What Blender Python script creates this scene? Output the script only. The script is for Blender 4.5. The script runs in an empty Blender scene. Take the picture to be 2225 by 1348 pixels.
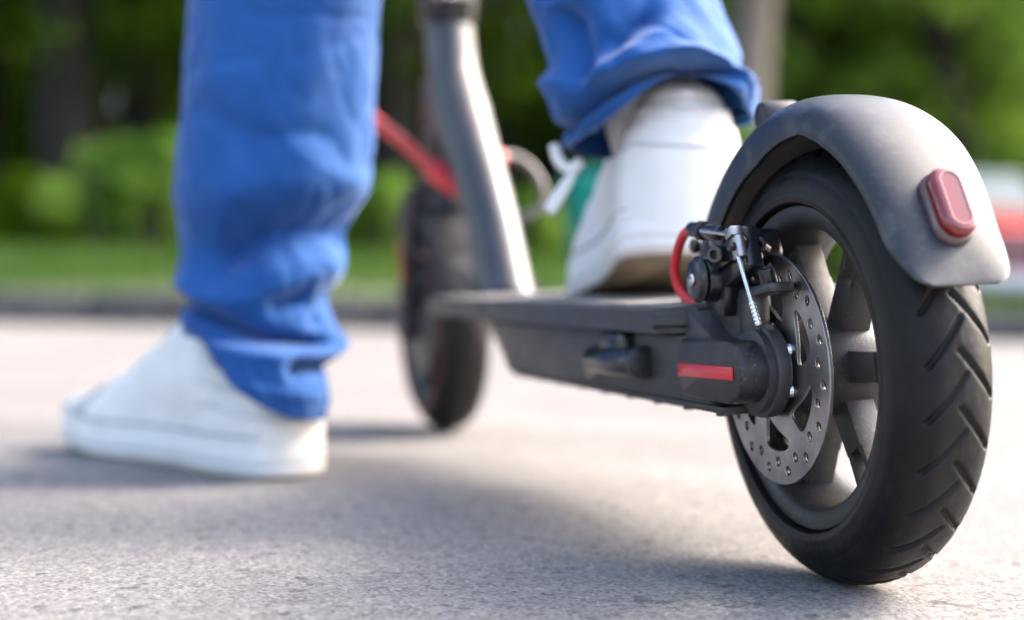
import bpy, bmesh, math, random
import numpy as np
from mathutils import Vector, Matrix

random.seed(7); RNG = np.random.default_rng(11)
scene = bpy.context.scene
COL = scene.collection

# ------------------------------------------------------------------ camera
CAM = np.array([-0.6752, 0.3825, 0.1392]); YAW, PITCH, ROLL, FPX = -0.2907, -0.0105, 0.0199, 3315.0
PW, PH = 2225.0, 1348.0
_f = np.array([math.cos(YAW)*math.cos(PITCH), math.sin(YAW)*math.cos(PITCH), math.sin(PITCH)])
_r = np.array([math.sin(YAW), -math.cos(YAW), 0.0]); _u = np.cross(_r, _f)
CR = math.cos(ROLL)*_r + math.sin(ROLL)*_u; CU = -math.sin(ROLL)*_r + math.cos(ROLL)*_u; CF = _f
cd = bpy.data.cameras.new('camera'); cam = bpy.data.objects.new('camera', cd); COL.objects.link(cam)
cd.sensor_width = 36.0; cd.lens = 36.0*FPX/PW; cd.clip_start = 0.02; cd.clip_end = 500.0
cd.dof.use_dof = True; cd.dof.focus_distance = 0.715; cd.dof.aperture_fstop = 3.4
M = Matrix.Identity(4)
for i in range(3):
    M[i][0], M[i][1], M[i][2], M[i][3] = CR[i], CU[i], -CF[i], CAM[i]
cam.matrix_world = M
scene.camera = cam

# ------------------------------------------------------------------ light
FH = np.array([math.cos(YAW), math.sin(YAW)])           # forward / right on the ground, seen from the camera
RH = np.array([math.sin(YAW), -math.cos(YAW)])
SUN_EL = math.radians(40)
sd2 = RH*0.92 + FH*0.38; sd2 /= np.linalg.norm(sd2)
SUND = np.array([sd2[0]*math.cos(SUN_EL), sd2[1]*math.cos(SUN_EL), math.sin(SUN_EL)])
w = bpy.data.worlds.new('World'); scene.world = w; w.use_nodes = True
nt = w.node_tree; bg = nt.nodes['Background']
sky = nt.nodes.new('ShaderNodeTexSky'); sky.sky_type = 'NISHITA'; sky.sun_disc = False
sky.sun_elevation = SUN_EL; sky.sun_rotation = math.atan2(sd2[0], sd2[1]); sky.air_density = 0.85; sky.dust_density = 5.0; sky.ozone_density = 0.5
nt.links.new(sky.outputs[0], bg.inputs[0]); bg.inputs[1].default_value = 0.15
sl = bpy.data.lights.new('sun', 'SUN'); sl.energy = 0.52; sl.angle = math.radians(13); sl.color = (1.0, 0.955, 0.90)
so = bpy.data.objects.new('sun', sl); COL.objects.link(so)
so.rotation_euler = Vector(-SUND).to_track_quat('-Z', 'Y').to_euler(); so.location = (0, 0, 20)
scene.view_settings.view_transform = 'Standard'; scene.view_settings.look = 'None'
scene.view_settings.exposure = 2.55; scene.view_settings.gamma = 1.0
scene.render.engine = 'CYCLES'
scene.cycles.use_denoising = True
scene.cycles.max_bounces = 8; scene.cycles.transparent_max_bounces = 6

# ------------------------------------------------------------------ helpers
def lin(c): return tuple(((v/255+0.055)/1.055)**2.4 if v/255 > 0.04045 else v/255/12.92 for v in c)
def at(px, py, D):                                       # photo pixel + depth -> world point
    return CAM + D*(CF + (px-PW/2)/FPX*CR - (py-PH/2)/FPX*CU)
def gp(r, f):                                            # ground position right / ahead of the camera
    p = CAM[:2] + RH*r + FH*f; return float(p[0]), float(p[1])

def mat(name, base, rough=0.5, metal=0.0, alt=None, scale=20.0, detail=6.0, lo=0.4, hi=0.65, bump=0.0, bscale=200.0,
        spec=0.5, sheen=0.0, coat=0.0, rough2=None, coord='Object', trans=0.0, stretch=None, ior=None):
    m = bpy.data.materials.new(name); m.use_nodes = True
    n = m.node_tree; b = n.nodes['Principled BSDF']
    b.inputs['Base Color'].default_value = (*base, 1); b.inputs['Roughness'].default_value = rough
    b.inputs['Metallic'].default_value = metal; b.inputs['Specular IOR Level'].default_value = spec
    if sheen: b.inputs['Sheen Weight'].default_value = sheen; b.inputs['Sheen Roughness'].default_value = 0.5
    if coat: b.inputs['Coat Weight'].default_value = coat; b.inputs['Coat Roughness'].default_value = 0.05
    if trans: b.inputs['Transmission Weight'].default_value = trans
    if ior: b.inputs['IOR'].default_value = ior
    tc = n.nodes.new('ShaderNodeTexCoord'); src = tc.outputs[coord]
    if stretch:
        mp = n.nodes.new('ShaderNodeMapping'); mp.inputs['Scale'].default_value = stretch
        n.links.new(src, mp.inputs['Vector']); src = mp.outputs[0]
    if alt is not None:
        t = n.nodes.new('ShaderNodeTexNoise'); t.inputs['Scale'].default_value = scale; t.inputs['Detail'].default_value = detail
        t.inputs['Roughness'].default_value = 0.62
        rp = n.nodes.new('ShaderNodeValToRGB'); rp.color_ramp.elements[0].position = lo; rp.color_ramp.elements[1].position = hi
        rp.color_ramp.elements[0].color = (*base, 1); rp.color_ramp.elements[1].color = (*alt, 1)
        n.links.new(src, t.inputs['Vector']); n.links.new(t.outputs['Fac'], rp.inputs[0]); n.links.new(rp.outputs[0], b.inputs['Base Color'])
        if rough2 is not None:
            mr = n.nodes.new('ShaderNodeMapRange'); mr.inputs[1].default_value = lo; mr.inputs[2].default_value = hi
            mr.inputs[3].default_value = rough; mr.inputs[4].default_value = rough2
            n.links.new(t.outputs['Fac'], mr.inputs[0]); n.links.new(mr.outputs[0], b.inputs['Roughness'])
    if bump:
        t2 = n.nodes.new('ShaderNodeTexNoise'); t2.inputs['Scale'].default_value = bscale; t2.inputs['Detail'].default_value = 3
        bp = n.nodes.new('ShaderNodeBump'); bp.inputs['Strength'].default_value = bump; bp.inputs['Distance'].default_value = 0.0006
        n.links.new(src, t2.inputs['Vector']); n.links.new(t2.outputs['Fac'], bp.inputs['Height']); n.links.new(bp.outputs[0], b.inputs['Normal'])
    return m

def leaf_mat(name, c1, c2, scale=1.2, transl=0.45):
    m = bpy.data.materials.new(name); m.use_nodes = True; n = m.node_tree
    b = n.nodes['Principled BSDF']; out = n.nodes['Material Output']
    tc = n.nodes.new('ShaderNodeTexCoord'); t = n.nodes.new('ShaderNodeTexNoise'); t.inputs['Scale'].default_value = scale; t.inputs['Detail'].default_value = 5
    rp = n.nodes.new('ShaderNodeValToRGB'); rp.color_ramp.elements[0].position = 0.35; rp.color_ramp.elements[1].position = 0.68
    rp.color_ramp.elements[0].color = (*c1, 1); rp.color_ramp.elements[1].color = (*c2, 1)
    n.links.new(tc.outputs['Object'], t.inputs['Vector']); n.links.new(t.outputs['Fac'], rp.inputs[0]); n.links.new(rp.outputs[0], b.inputs['Base Color'])
    b.inputs['Roughness'].default_value = 0.6; b.inputs['Specular IOR Level'].default_value = 0.18
    tr = n.nodes.new('ShaderNodeBsdfTranslucent'); mx = n.nodes.new('ShaderNodeMixShader'); mx.inputs[0].default_value = transl
    n.links.new(rp.outputs[0], tr.inputs['Color'])
    n.links.new(b.outputs[0], mx.inputs[1]); n.links.new(tr.outputs[0], mx.inputs[2]); n.links.new(mx.outputs[0], out.inputs['Surface'])
    return m

def link(o, parent=None):
    COL.objects.link(o)
    if parent is not None: o.parent = parent
    return o
def empty(name, loc=(0, 0, 0), rot=(0, 0, 0), parent=None):
    o = bpy.data.objects.new(name, None); o.location = loc; o.rotation_euler = rot; o.empty_display_size = 0.05
    return link(o, parent)
def tag(o, label=None, cat=None, group=None, kind=None):
    if label: o['label'] = label
    if cat: o['category'] = cat
    if group: o['group'] = group
    if kind: o['kind'] = kind
    return o
def mesh_np(name, V, F, m, parent=None, smooth=True):
    """V (n,3), F list or (k,3|4) array"""
    me = bpy.data.meshes.new(name); V = np.asarray(V, dtype=np.float32)
    if isinstance(F, np.ndarray):
        k, s = F.shape
        me.vertices.add(len(V)); me.vertices.foreach_set('co', V.ravel())
        me.loops.add(k*s); me.loops.foreach_set('vertex_index', F.astype(np.int32).ravel())
        me.polygons.add(k); me.polygons.foreach_set('loop_start', np.arange(0, k*s, s, dtype=np.int32))
        me.polygons.foreach_set('loop_total', np.full(k, s, dtype=np.int32)) if False else None
        me.update(calc_edges=True); me.validate()
    else:
        me.from_pydata([tuple(map(float, v)) for v in V], [], F); me.update()
    if smooth: me.polygons.foreach_set('use_smooth', np.ones(len(me.polygons), dtype=bool))
    if m: me.materials.append(m)
    return link(bpy.data.objects.new(name, me), parent)
def grid_faces(nu, nv, wrapu=False, wrapv=False):
    """index = i*nv + j ; u major"""
    iu = np.arange(nu if wrapu else nu-1); jv = np.arange(nv if wrapv else nv-1)
    I, J = np.meshgrid(iu, jv, indexing='ij'); I2 = (I+1) % nu; J2 = (J+1) % nv
    return np.stack([I*nv+J, I2*nv+J, I2*nv+J2, I*nv+J2], -1).reshape(-1, 4)

def crom(pts, n=8):
    P = [np.array(p, float) for p in pts]; out = []
    P = [2*P[0]-P[1]] + P + [2*P[-1]-P[-2]]
    for i in range(1, len(P)-2):
        for k in range(n):
            t = k/n
            out.append(0.5*((2*P[i]) + (-P[i-1]+P[i+1])*t + (2*P[i-1]-5*P[i]+4*P[i+1]-P[i+2])*t*t + (-P[i-1]+3*P[i]-3*P[i+1]+P[i+2])*t**3))
    out.append(P[-2]); return out

class MB:
    """collects shapes into one mesh"""
    def __init__(s): s.bm = bmesh.new()
    def _finish(s, geom, Mx):
        bmesh.ops.transform(s.bm, matrix=Mx, verts=geom)
    def box(s, c, size, rot=(0, 0, 0), bev=0.0, seg=2):
        g = bmesh.ops.create_cube(s.bm, size=1.0)['verts']
        bmesh.ops.scale(s.bm, vec=size, verts=g)
        if bev:
            es = list({e for v in g for e in v.link_edges})
            g2 = bmesh.ops.bevel(s.bm, geom=es, offset=bev, segments=seg, affect='EDGES', profile=0.5)
            g = list({v for f in g2['faces'] for v in f.verts} | {v for v in g if v.is_valid})
            vs = set(g)
            for v in list(vs):
                for e in v.link_edges: vs.add(e.other_vert(v))
            g = list(vs)
        from mathutils import Euler
        s._finish(g, Matrix.Translation(c) @ Euler(rot).to_matrix().to_4x4()); return s
    def cyl(s, p0, p1, r0, r1=None, n=24, bev=0.0, cap=True):
        r1 = r0 if r1 is None else r1
        p0, p1 = Vector(p0), Vector(p1); d = p1-p0; L = d.length
        prof = [(r0, 0.0), (r1, L)]
        if bev:
            b = min(bev, L*0.45, max(r0, r1)*0.6)
            prof = [(r0-b, 0), (r0-b*0.3, b*0.3), (r0, b), (r1, L-b), (r1-b*0.3, L-b*0.3), (r1-b, L)]
        q = d.to_track_quat('Z', 'Y').to_matrix().to_4x4(); Mx = Matrix.Translation(p0) @ q
        rings = []
        for r, z in prof:
            rings.append([s.bm.verts.new(Mx @ Vector((r*math.cos(2*math.pi*k/n), r*math.sin(2*math.pi*k/n), z))) for k in range(n)])
        for a, b_ in zip(rings, rings[1:]):
            for k in range(n): s.bm.faces.new((a[k], a[(k+1) % n], b_[(k+1) % n], b_[k]))
        if cap: s.bm.faces.new(rings[0][::-1]); s.bm.faces.new(rings[-1])
        return s
    def tube(s, pts, r, n=12, cap=True, sub=8, radii=None):
        P = crom(pts, sub) if sub else [np.array(p, float) for p in pts]; N = len(P)
        up = Vector((0.13, 0.31, 0.94)); rings = []; prev = None
        for i, p in enumerate(P):
            t = Vector(P[min(i+1, N-1)]-P[max(i-1, 0)]).normalized()
            a = (prev - t*prev.dot(t)) if prev is not None else (up - t*up.dot(t))
            a.normalize(); b = t.cross(a); prev = a
            rr = r if radii is None else float(np.interp(i/(N-1), np.linspace(0, 1, len(radii)), radii))
            rings.append([s.bm.verts.new(Vector(p) + a*rr*math.cos(2*math.pi*k/n) + b*rr*math.sin(2*math.pi*k/n)) for k in range(n)])
        for x, y in zip(rings, rings[1:]):
            for k in range(n): s.bm.faces.new((x[k], x[(k+1) % n], y[(k+1) % n], y[k]))
        if cap: s.bm.faces.new(rings[0][::-1]); s.bm.faces.new(rings[-1])
        return s
    def lathe(s, prof, c=(0, 0, 0), n=64, closed=True):
        """profile (radius, y) revolved round the y axis through c"""
        rings = [[s.bm.verts.new((c[0]+r*math.cos(2*math.pi*k/n), c[1]+y, c[2]+r*math.sin(2*math.pi*k/n))) for k in range(n)] for r, y in prof]
        pr = list(zip(rings, rings[1:])) + ([(rings[-1], rings[0])] if closed else [])
        for a, b in pr:
            for k in range(n): s.bm.faces.new((a[k], a[(k+1) % n], b[(k+1) % n], b[k]))
        return s
    def prism(s, pts, y0, y1, bev=0.0, seg=2):
        """outline in x,z extruded along y"""
        va = [s.bm.verts.new((x, y0, z)) for x, z in pts]; vb = [s.bm.verts.new((x, y1, z)) for x, z in pts]; n = len(pts)
        fs = [s.bm.faces.new(va), s.bm.faces.new(vb[::-1])] + [s.bm.faces.new((va[k], vb[k], vb[(k+1) % n], va[(k+1) % n])) for k in range(n)]
        if bev:
            es = [e for e in {e for f in fs[:2] for e in f.edges}]
            bmesh.ops.bevel(s.bm, geom=es, offset=bev, segments=seg, affect='EDGES', profile=0.5, clamp_overlap=True)
        return s
    def build(s, name, m, parent=None, smooth=True, label=None):
        bmesh.ops.recalc_face_normals(s.bm, faces=s.bm.faces)
        me = bpy.data.meshes.new(name); s.bm.to_mesh(me); s.bm.free()
        if m: me.materials.append(m)
        if smooth:
            me.polygons.foreach_set('use_smooth', np.ones(len(me.polygons), dtype=bool))
            try: me.set_sharp_from_angle(angle=math.radians(38))
            except Exception: pass
        o = link(bpy.data.objects.new(name, me), parent)
        if label: o['label'] = label
        return o

def plate_with_holes(name, loops, thick, y, c, m, parent, bevel=0.0):
    """flat plate in the x,z plane made from closed outlines (first = rim, others = cut-outs)"""
    cu = bpy.data.curves.new(name, 'CURVE'); cu.dimensions = '2D'; cu.fill_mode = 'BOTH'; cu.extrude = thick/2; cu.bevel_depth = bevel
    for lp in loops:
        sp = cu.splines.new('POLY'); sp.points.add(len(lp)-1)
        for k, (a, b) in enumerate(lp): sp.points[k].co = (a, b, 0, 1)
        sp.use_cyclic_u = True
    ob = bpy.data.objects.new('tmp_curve', cu); COL.objects.link(ob)
    dg = bpy.context.evaluated_depsgraph_get(); me = bpy.data.meshes.new_from_object(ob.evaluated_get(dg))
    bpy.data.objects.remove(ob); bpy.data.curves.remove(cu)
    me.transform(Matrix(((1, 0, 0, c[0]), (0, 0, -1, y), (0, 1, 0, c[2]), (0, 0, 0, 1))))
    me.name = name; me.materials.clear(); me.materials.append(m)
    return link(bpy.data.objects.new(name, me), parent)

def vnoise(x, y, seed=0):
    xi = np.floor(x).astype(np.int64); yi = np.floor(y).astype(np.int64); fx = x-xi; fy = y-yi
    fx = fx*fx*(3-2*fx); fy = fy*fy*(3-2*fy)
    def h(a, b):
        k = (a*374761393 + b*668265263 + seed*1442695041) & 0x7fffffff
        k = ((k ^ (k >> 13))*1274126177) & 0x7fffffff
        return ((k ^ (k >> 16)) & 0xffff)/65535.0
    return (h(xi, yi)*(1-fx)+h(xi+1, yi)*fx)*(1-fy) + (h(xi, yi+1)*(1-fx)+h(xi+1, yi+1)*fx)*fy
def hash2(a, b, seed):
    k = (a*374761393 + b*668265263 + seed*1442695041) & 0x7fffffff
    k = ((k ^ (k >> 13))*1274126177) & 0x7fffffff
    return ((k ^ (k >> 16)) & 0xffff)/65535.0
def sstep(a, b, x):
    t = np.clip((x-a)/(b-a), 0, 1); return t*t*(3-2*t)

# ------------------------------------------------------------------ materials
BLACKP = mat('black_plastic', (0.013, 0.0135, 0.016), 0.42, alt=(0.038, 0.035, 0.032), scale=45, lo=0.45, hi=0.75, bump=0.15, bscale=900)
GREYMET = mat('dark_grey_painted_metal', (0.024, 0.0245, 0.029), 0.42, alt=(0.046, 0.043, 0.040), scale=30, lo=0.42, hi=0.72, bump=0.12, bscale=1200, rough2=0.6)
NECKMAT = mat('satin_grey_tube', (0.10, 0.10, 0.105), 0.42, metal=0.7, alt=(0.13, 0.127, 0.124), scale=14, lo=0.4, hi=0.7)
RIMMAT = mat('grey_cast_rim', (0.050, 0.049, 0.053), 0.42, metal=0.45, alt=(0.070, 0.060, 0.048), scale=26, lo=0.48, hi=0.78, bump=0.2, bscale=900, rough2=0.75)
FENDMAT = mat('dusty_grey_fender', (0.010, 0.012, 0.017), 0.42, alt=(0.075, 0.074, 0.074), scale=22, lo=0.50, hi=0.66, bump=0.12, bscale=1600, rough2=0.62, spec=0.5, coat=0.16)
def specks(m, scale=420, lo=0.60, hi=0.70, col=(0.16, 0.145, 0.125), amt=0.5, stretch=None):
    n = m.node_tree; b = n.nodes['Principled BSDF']; src = b.inputs['Base Color'].links[0].from_socket
    tc = n.nodes.new('ShaderNodeTexCoord'); t = n.nodes.new('ShaderNodeTexNoise'); t.inputs['Scale'].default_value = scale; t.inputs['Detail'].default_value = 2
    v = tc.outputs['Object']
    if stretch: mp = n.nodes.new('ShaderNodeMapping'); mp.inputs['Scale'].default_value = stretch; n.links.new(v, mp.inputs['Vector']); v = mp.outputs[0]
    n.links.new(v, t.inputs['Vector']); mr = n.nodes.new('ShaderNodeMapRange'); mr.inputs[1].default_value = lo; mr.inputs[2].default_value = hi; mr.inputs[4].default_value = amt
    n.links.new(t.outputs['Fac'], mr.inputs[0]); mx = n.nodes.new('ShaderNodeMix'); mx.data_type = 'RGBA'
    n.links.new(mr.outputs[0], mx.inputs[0]); n.links.new(src, mx.inputs[6]); mx.inputs[7].default_value = (*col, 1); n.links.new(mx.outputs[2], b.inputs['Base Color'])
specks(FENDMAT, 420, 0.60, 0.74, (0.12, 0.11, 0.10), 0.22); specks(FENDMAT, 70, 0.62, 0.72, (0.09, 0.083, 0.075), 0.25, (1, 1, 3)); specks(BLACKP, 500, 0.62, 0.72, (0.12, 0.11, 0.10), 0.5); specks(GREYMET, 300, 0.62, 0.74, (0.13, 0.12, 0.105), 0.4); specks(RIMMAT, 350, 0.60, 0.72, (0.14, 0.12, 0.095), 0.45)
FENDMAT.node_tree.nodes['Principled BSDF'].inputs['Coat Roughness'].default_value = 0.33
STEEL = mat('brushed_steel', (0.46, 0.45, 0.45), 0.33, metal=1.0, alt=(0.27, 0.26, 0.255), scale=60, lo=0.35, hi=0.7, bump=0.1, bscale=600)
BOLT = mat('bright_bolt_steel', (0.62, 0.62, 0.64), 0.22, metal=1.0)
BLKMET = mat('black_anodised', (0.010, 0.0105, 0.013), 0.26, spec=0.6, alt=(0.03, 0.029, 0.027), scale=80, lo=0.55, hi=0.8)
REDC = mat('red_cable_sleeve', (0.62, 0.022, 0.030), 0.38)
REDR = mat('red_reflector', (0.60, 0.012, 0.025), 0.35, coat=0.3, bump=0.25, bscale=1500)
REDL = mat('red_tail_lens', (0.17, 0.002, 0.003), 0.05, coat=1.0, spec=0.5)
REDL.node_tree.nodes['Principled BSDF'].inputs['Coat IOR'].default_value = 1.5
BEZEL = mat('smoky_lens_base', (0.10, 0.065, 0.065), 0.25, coat=0.5)
MATM = mat('grey_deck_rubber', (0.15, 0.14, 0.13), 0.62, alt=(0.24, 0.22, 0.20), scale=30, lo=0.4, hi=0.7, bump=0.5, bscale=700)

def tyre_material():
    m = mat('tyre_rubber', (0.005, 0.005, 0.006), 0.40, alt=(0.014, 0.0125, 0.011), scale=38, lo=0.45, hi=0.78, bump=0.4, bscale=1300, rough2=0.66, spec=0.20)
    n = m.node_tree; b = n.nodes['Principled BSDF']; src = b.inputs['Base Color'].links[0].from_socket
    tc = n.nodes.new('ShaderNodeTexCoord'); sx = n.nodes.new('ShaderNodeSeparateXYZ'); n.links.new(tc.outputs['Object'], sx.inputs[0])
    ab = n.nodes.new('ShaderNodeMath'); ab.operation = 'ABSOLUTE'; n.links.new(sx.outputs['Y'], ab.inputs[0])
    rp = n.nodes.new('ShaderNodeValToRGB'); e = rp.color_ramp.elements                       # scuffed running band, clean shoulder, dusty bead
    e[0].position = 0.0; e[0].color = (0.55, 0.55, 0.55, 1); e[1].position = 1.0; e[1].color = (0.5, 0.5, 0.5, 1)
    for p, c in ((0.30, 0.50), (0.48, 0.12), (0.80, 0.02), (0.93, 0.10), (0.985, 0.55)): k = e.new(p); k.color = (c, c, c, 1)
    dv = n.nodes.new('ShaderNodeMath'); dv.operation = 'DIVIDE'; dv.inputs[1].default_value = 0.0256; n.links.new(ab.outputs[0], dv.inputs[0]); n.links.new(dv.outputs[0], rp.inputs[0])
    t = n.nodes.new('ShaderNodeTexNoise'); t.inputs['Scale'].default_value = 60; t.inputs['Detail'].default_value = 6; n.links.new(tc.outputs['Object'], t.inputs['Vector'])
    mu = n.nodes.new('ShaderNodeMath'); mu.operation = 'MULTIPLY'; n.links.new(rp.outputs[0], mu.inputs[0]); n.links.new(t.outputs['Fac'], mu.inputs[1])
    mx = n.nodes.new('ShaderNodeMix'); mx.data_type = 'RGBA'; n.links.new(mu.outputs[0], mx.inputs[0]); n.links.new(src, mx.inputs[6]); mx.inputs[7].default_value = (0.065, 0.057, 0.048, 1)
    n.links.new(mx.outputs[2], b.inputs['Base Color'])
    return m
TYRE = tyre_material()

# ================================================================== SETTING: road, kerb, lawn
def asphalt():
    m = bpy.data.materials.new('asphalt'); m.use_nodes = True; n = m.node_tree; b = n.nodes['Principled BSDF']
    tc = n.nodes.new('ShaderNodeTexCoord')
    vo = n.nodes.new('ShaderNodeTexVoronoi'); vo.inputs['Scale'].default_value = 480
    n.links.new(tc.outputs['Object'], vo.inputs['Vector'])
    hs = n.nodes.new('ShaderNodeSeparateColor'); n.links.new(vo.outputs['Color'], hs.inputs[0])
    r1 = n.nodes.new('ShaderNodeValToRGB'); e = r1.color_ramp.elements
    e[0].position = 0.0; e[0].color = (0.185, 0.178, 0.176, 1); e[1].position = 1.0; e[1].color = (0.44, 0.415, 0.395, 1)
    for p, c in ((0.18, (0.245, 0.232, 0.228)), (0.45, (0.305, 0.290, 0.278)), (0.60, (0.350, 0.318, 0.298)), (0.78, (0.340, 0.333, 0.328))):
        k = e.new(p); k.color = (*c, 1)
    n.links.new(hs.outputs[0], r1.inputs[0])
    t = n.nodes.new('ShaderNodeTexNoise'); t.inputs['Scale'].default_value = 3.2; t.inputs['Detail'].default_value = 8
    n.links.new(tc.outputs['Object'], t.inputs['Vector'])
    mr = n.nodes.new('ShaderNodeMapRange'); mr.inputs[1].default_value = 0.3; mr.inputs[2].default_value = 0.7; mr.inputs[3].default_value = 0.58; mr.inputs[4].default_value = 0.73
    n.links.new(t.outputs['Fac'], mr.inputs[0])
    mx = n.nodes.new('ShaderNodeMix'); mx.data_type = 'RGBA'; mx.blend_type = 'MULTIPLY'; mx.inputs[0].default_value = 1
    n.links.new(r1.outputs[0], mx.inputs[6]); n.links.new(mr.outputs[0], mx.inputs[7]); v2 = n.nodes.new('ShaderNodeTexVoronoi'); v2.inputs['Scale'].default_value = 150; n.links.new(tc.outputs['Object'], v2.inputs['Vector'])
    s2 = n.nodes.new('ShaderNodeSeparateColor'); n.links.new(v2.outputs['Color'], s2.inputs[0])
    r2_ = n.nodes.new('ShaderNodeValToRGB'); q = r2_.color_ramp.elements; q[0].position = 0.0; q[0].color = (0.62, 0.61, 0.60, 1); q[1].position = 1.0; q[1].color = (1.22, 1.18, 1.12, 1)
    for p, c in ((0.03, 0.65), (0.06, 1.0), (0.93, 1.0)): k = q.new(p); k.color = (c, c, c, 1)
    n.links.new(s2.outputs[1], r2_.inputs[0])
    m2 = n.nodes.new('ShaderNodeMix'); m2.data_type = 'RGBA'; m2.blend_type = 'MULTIPLY'; m2.inputs[0].default_value = 1
    n.links.new(mx.outputs[2], m2.inputs[6]); n.links.new(r2_.outputs[0], m2.inputs[7]); n.links.new(m2.outputs[2], b.inputs['Base Color'])
    b.inputs['Roughness'].default_value = 0.85; b.inputs['Specular IOR Level'].default_value = 0.12
    bp = n.nodes.new('ShaderNodeBump'); bp.inputs['Strength'].default_value = 0.5; bp.inputs['Distance'].default_value = 0.0008
    t2 = n.nodes.new('ShaderNodeTexNoise'); t2.inputs['Scale'].default_value = 900; t2.inputs['Detail'].default_value = 2
    n.links.new(tc.outputs['Object'], t2.inputs['Vector']); n.links.new(t2.outputs['Fac'], bp.inputs['Height']); n.links.new(bp.outputs[0], b.inputs['Normal'])
    return m
ASPH = asphalt()
KERB_F = 5.42                                             # the kerb runs square to the path, this far ahead of the camera
def spaced(a, b, step, lo, hi, g=1.35):
    xs = list(np.arange(a, b+1e-9, step)); s = step; x = xs[-1]
    while x < hi: s *= g; x = min(hi, x+s); xs.append(x)
    s = step; x = a; pre = []
    while x > lo: s *= g; x = max(lo, x-s); pre.append(x)
    return np.array(pre[::-1]+xs)
def build_road():
    rs = spaced(-0.50, 0.36, 0.0008, -45.0, 45.0); fs = spaced(0.50, 1.10, 0.0011, -30.0, KERB_F+0.05)
    Rr, Ff = np.meshgrid(rs, fs, indexing='ij')
    # rounded stones standing out of the binder (jittered cells of 4 mm)
    cell = 0.0023; gx, gy = Rr/cell, Ff/cell; ix = np.floor(gx).astype(np.int64); iy = np.floor(gy).astype(np.int64)
    best = np.full(Rr.shape, 9.0); hh = np.zeros(Rr.shape)
    for dx in (-1, 0, 1):
        for dy in (-1, 0, 1):
            cx, cy = ix+dx, iy+dy
            d = (gx-cx-0.1-0.8*hash2(cx, cy, 1))**2 + (gy-cy-0.1-0.8*hash2(cx, cy, 2))**2
            k = d < best; best = np.where(k, d, best); hh = np.where(k, hash2(cx, cy, 3), hh)
    z = (1-np.clip(best/0.55, 0, 1))*0.00042*(0.35+0.65*hh) - 0.00042 + (vnoise(gx/9, gy/9, 5)-0.5)*0.0006
    fade = sstep(-0.9, -0.5, Rr)*(1-sstep(0.40, 0.7, Rr))*sstep(0.2, 0.45, Ff)*(1-sstep(1.08, 1.5, Ff))
    z = z*fade - 0.0004*(1-fade)
    X = CAM[0]+RH[0]*Rr+FH[0]*Ff; Y = CAM[1]+RH[1]*Rr+FH[1]*Ff
    V = np.stack([X, Y, z], -1).reshape(-1, 3)
    o = mesh_np('road', V, grid_faces(len(rs), len(fs))[:, ::-1].copy(), ASPH)
    tag(o, 'light grey worn asphalt path with fine stone grain', kind='structure'); return o
road = build_road()

# kerb stones
KERBM = mat('kerb_concrete', (0.060, 0.056, 0.054), 0.85, alt=(0.10, 0.092, 0.088), scale=9, lo=0.35, hi=0.7, bump=0.4, bscale=120)
YAWZ = math.atan2(FH[1], FH[0]) - math.pi/2               # local x = right, local y = ahead
kx, ky = gp(0, KERB_F)
kerb = empty('kerb', (kx, ky, 0), (0, 0, YAWZ)); tag(kerb, 'low concrete kerb between the path and the lawn', kind='structure')
ks0 = MB().box((0, 0.06, 0.008), (0.985, 0.15, 0.22), bev=0.012).build('kerb_stone', KERBM, kerb)
for i in range(-9, 10):
    k = ks0 if i == -9 else ks0.copy()
    if i != -9: link(k, kerb)
    k.location = (i*1.0, random.uniform(-0.004, 0.004), random.uniform(-0.006, 0.004))

# lawn: one sheet out to the far wood, rising as a low bank on the left
def lawn_h(r, f):
    bank = sstep(KERB_F+0.3, KERB_F+4.0, f)*(1-sstep(0.6, 2.6, r))
    return 0.085 + 0.21*bank + 0.05*sstep(KERB_F+0.15, KERB_F+0.9, f)*(1-sstep(0.6, 2.6, r)) + 0.05*(vnoise(r*0.7+50, f*0.7+50, 3)-0.5)*sstep(KERB_F+.2, KERB_F+1.5, f) - 0.02*sstep(KERB_F+3, KERB_F+8, f)*(r > 2)
LAWNM = mat('lawn_soil_and_turf', (0.070, 0.070, 0.042), 0.9, alt=(0.040, 0.075, 0.015), scale=5, lo=0.32, hi=0.6)
rs = spaced(-9, 9, 0.25, -140, 140, 1.25); fs = spaced(KERB_F+0.135, 18, 0.25, KERB_F+0.135, 220, 1.25)
Rr, Ff = np.meshgrid(rs, fs, indexing='ij')
V = np.stack([CAM[0]+RH[0]*Rr+FH[0]*Ff, CAM[1]+RH[1]*Rr+FH[1]*Ff, lawn_h(Rr, Ff)], -1).reshape(-1, 3)
lawn = mesh_np('lawn', V, grid_faces(len(rs), len(fs))[:, ::-1].copy(), LAWNM); tag(lawn, 'green lawn bank behind the kerb under the trees', kind='structure')

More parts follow.
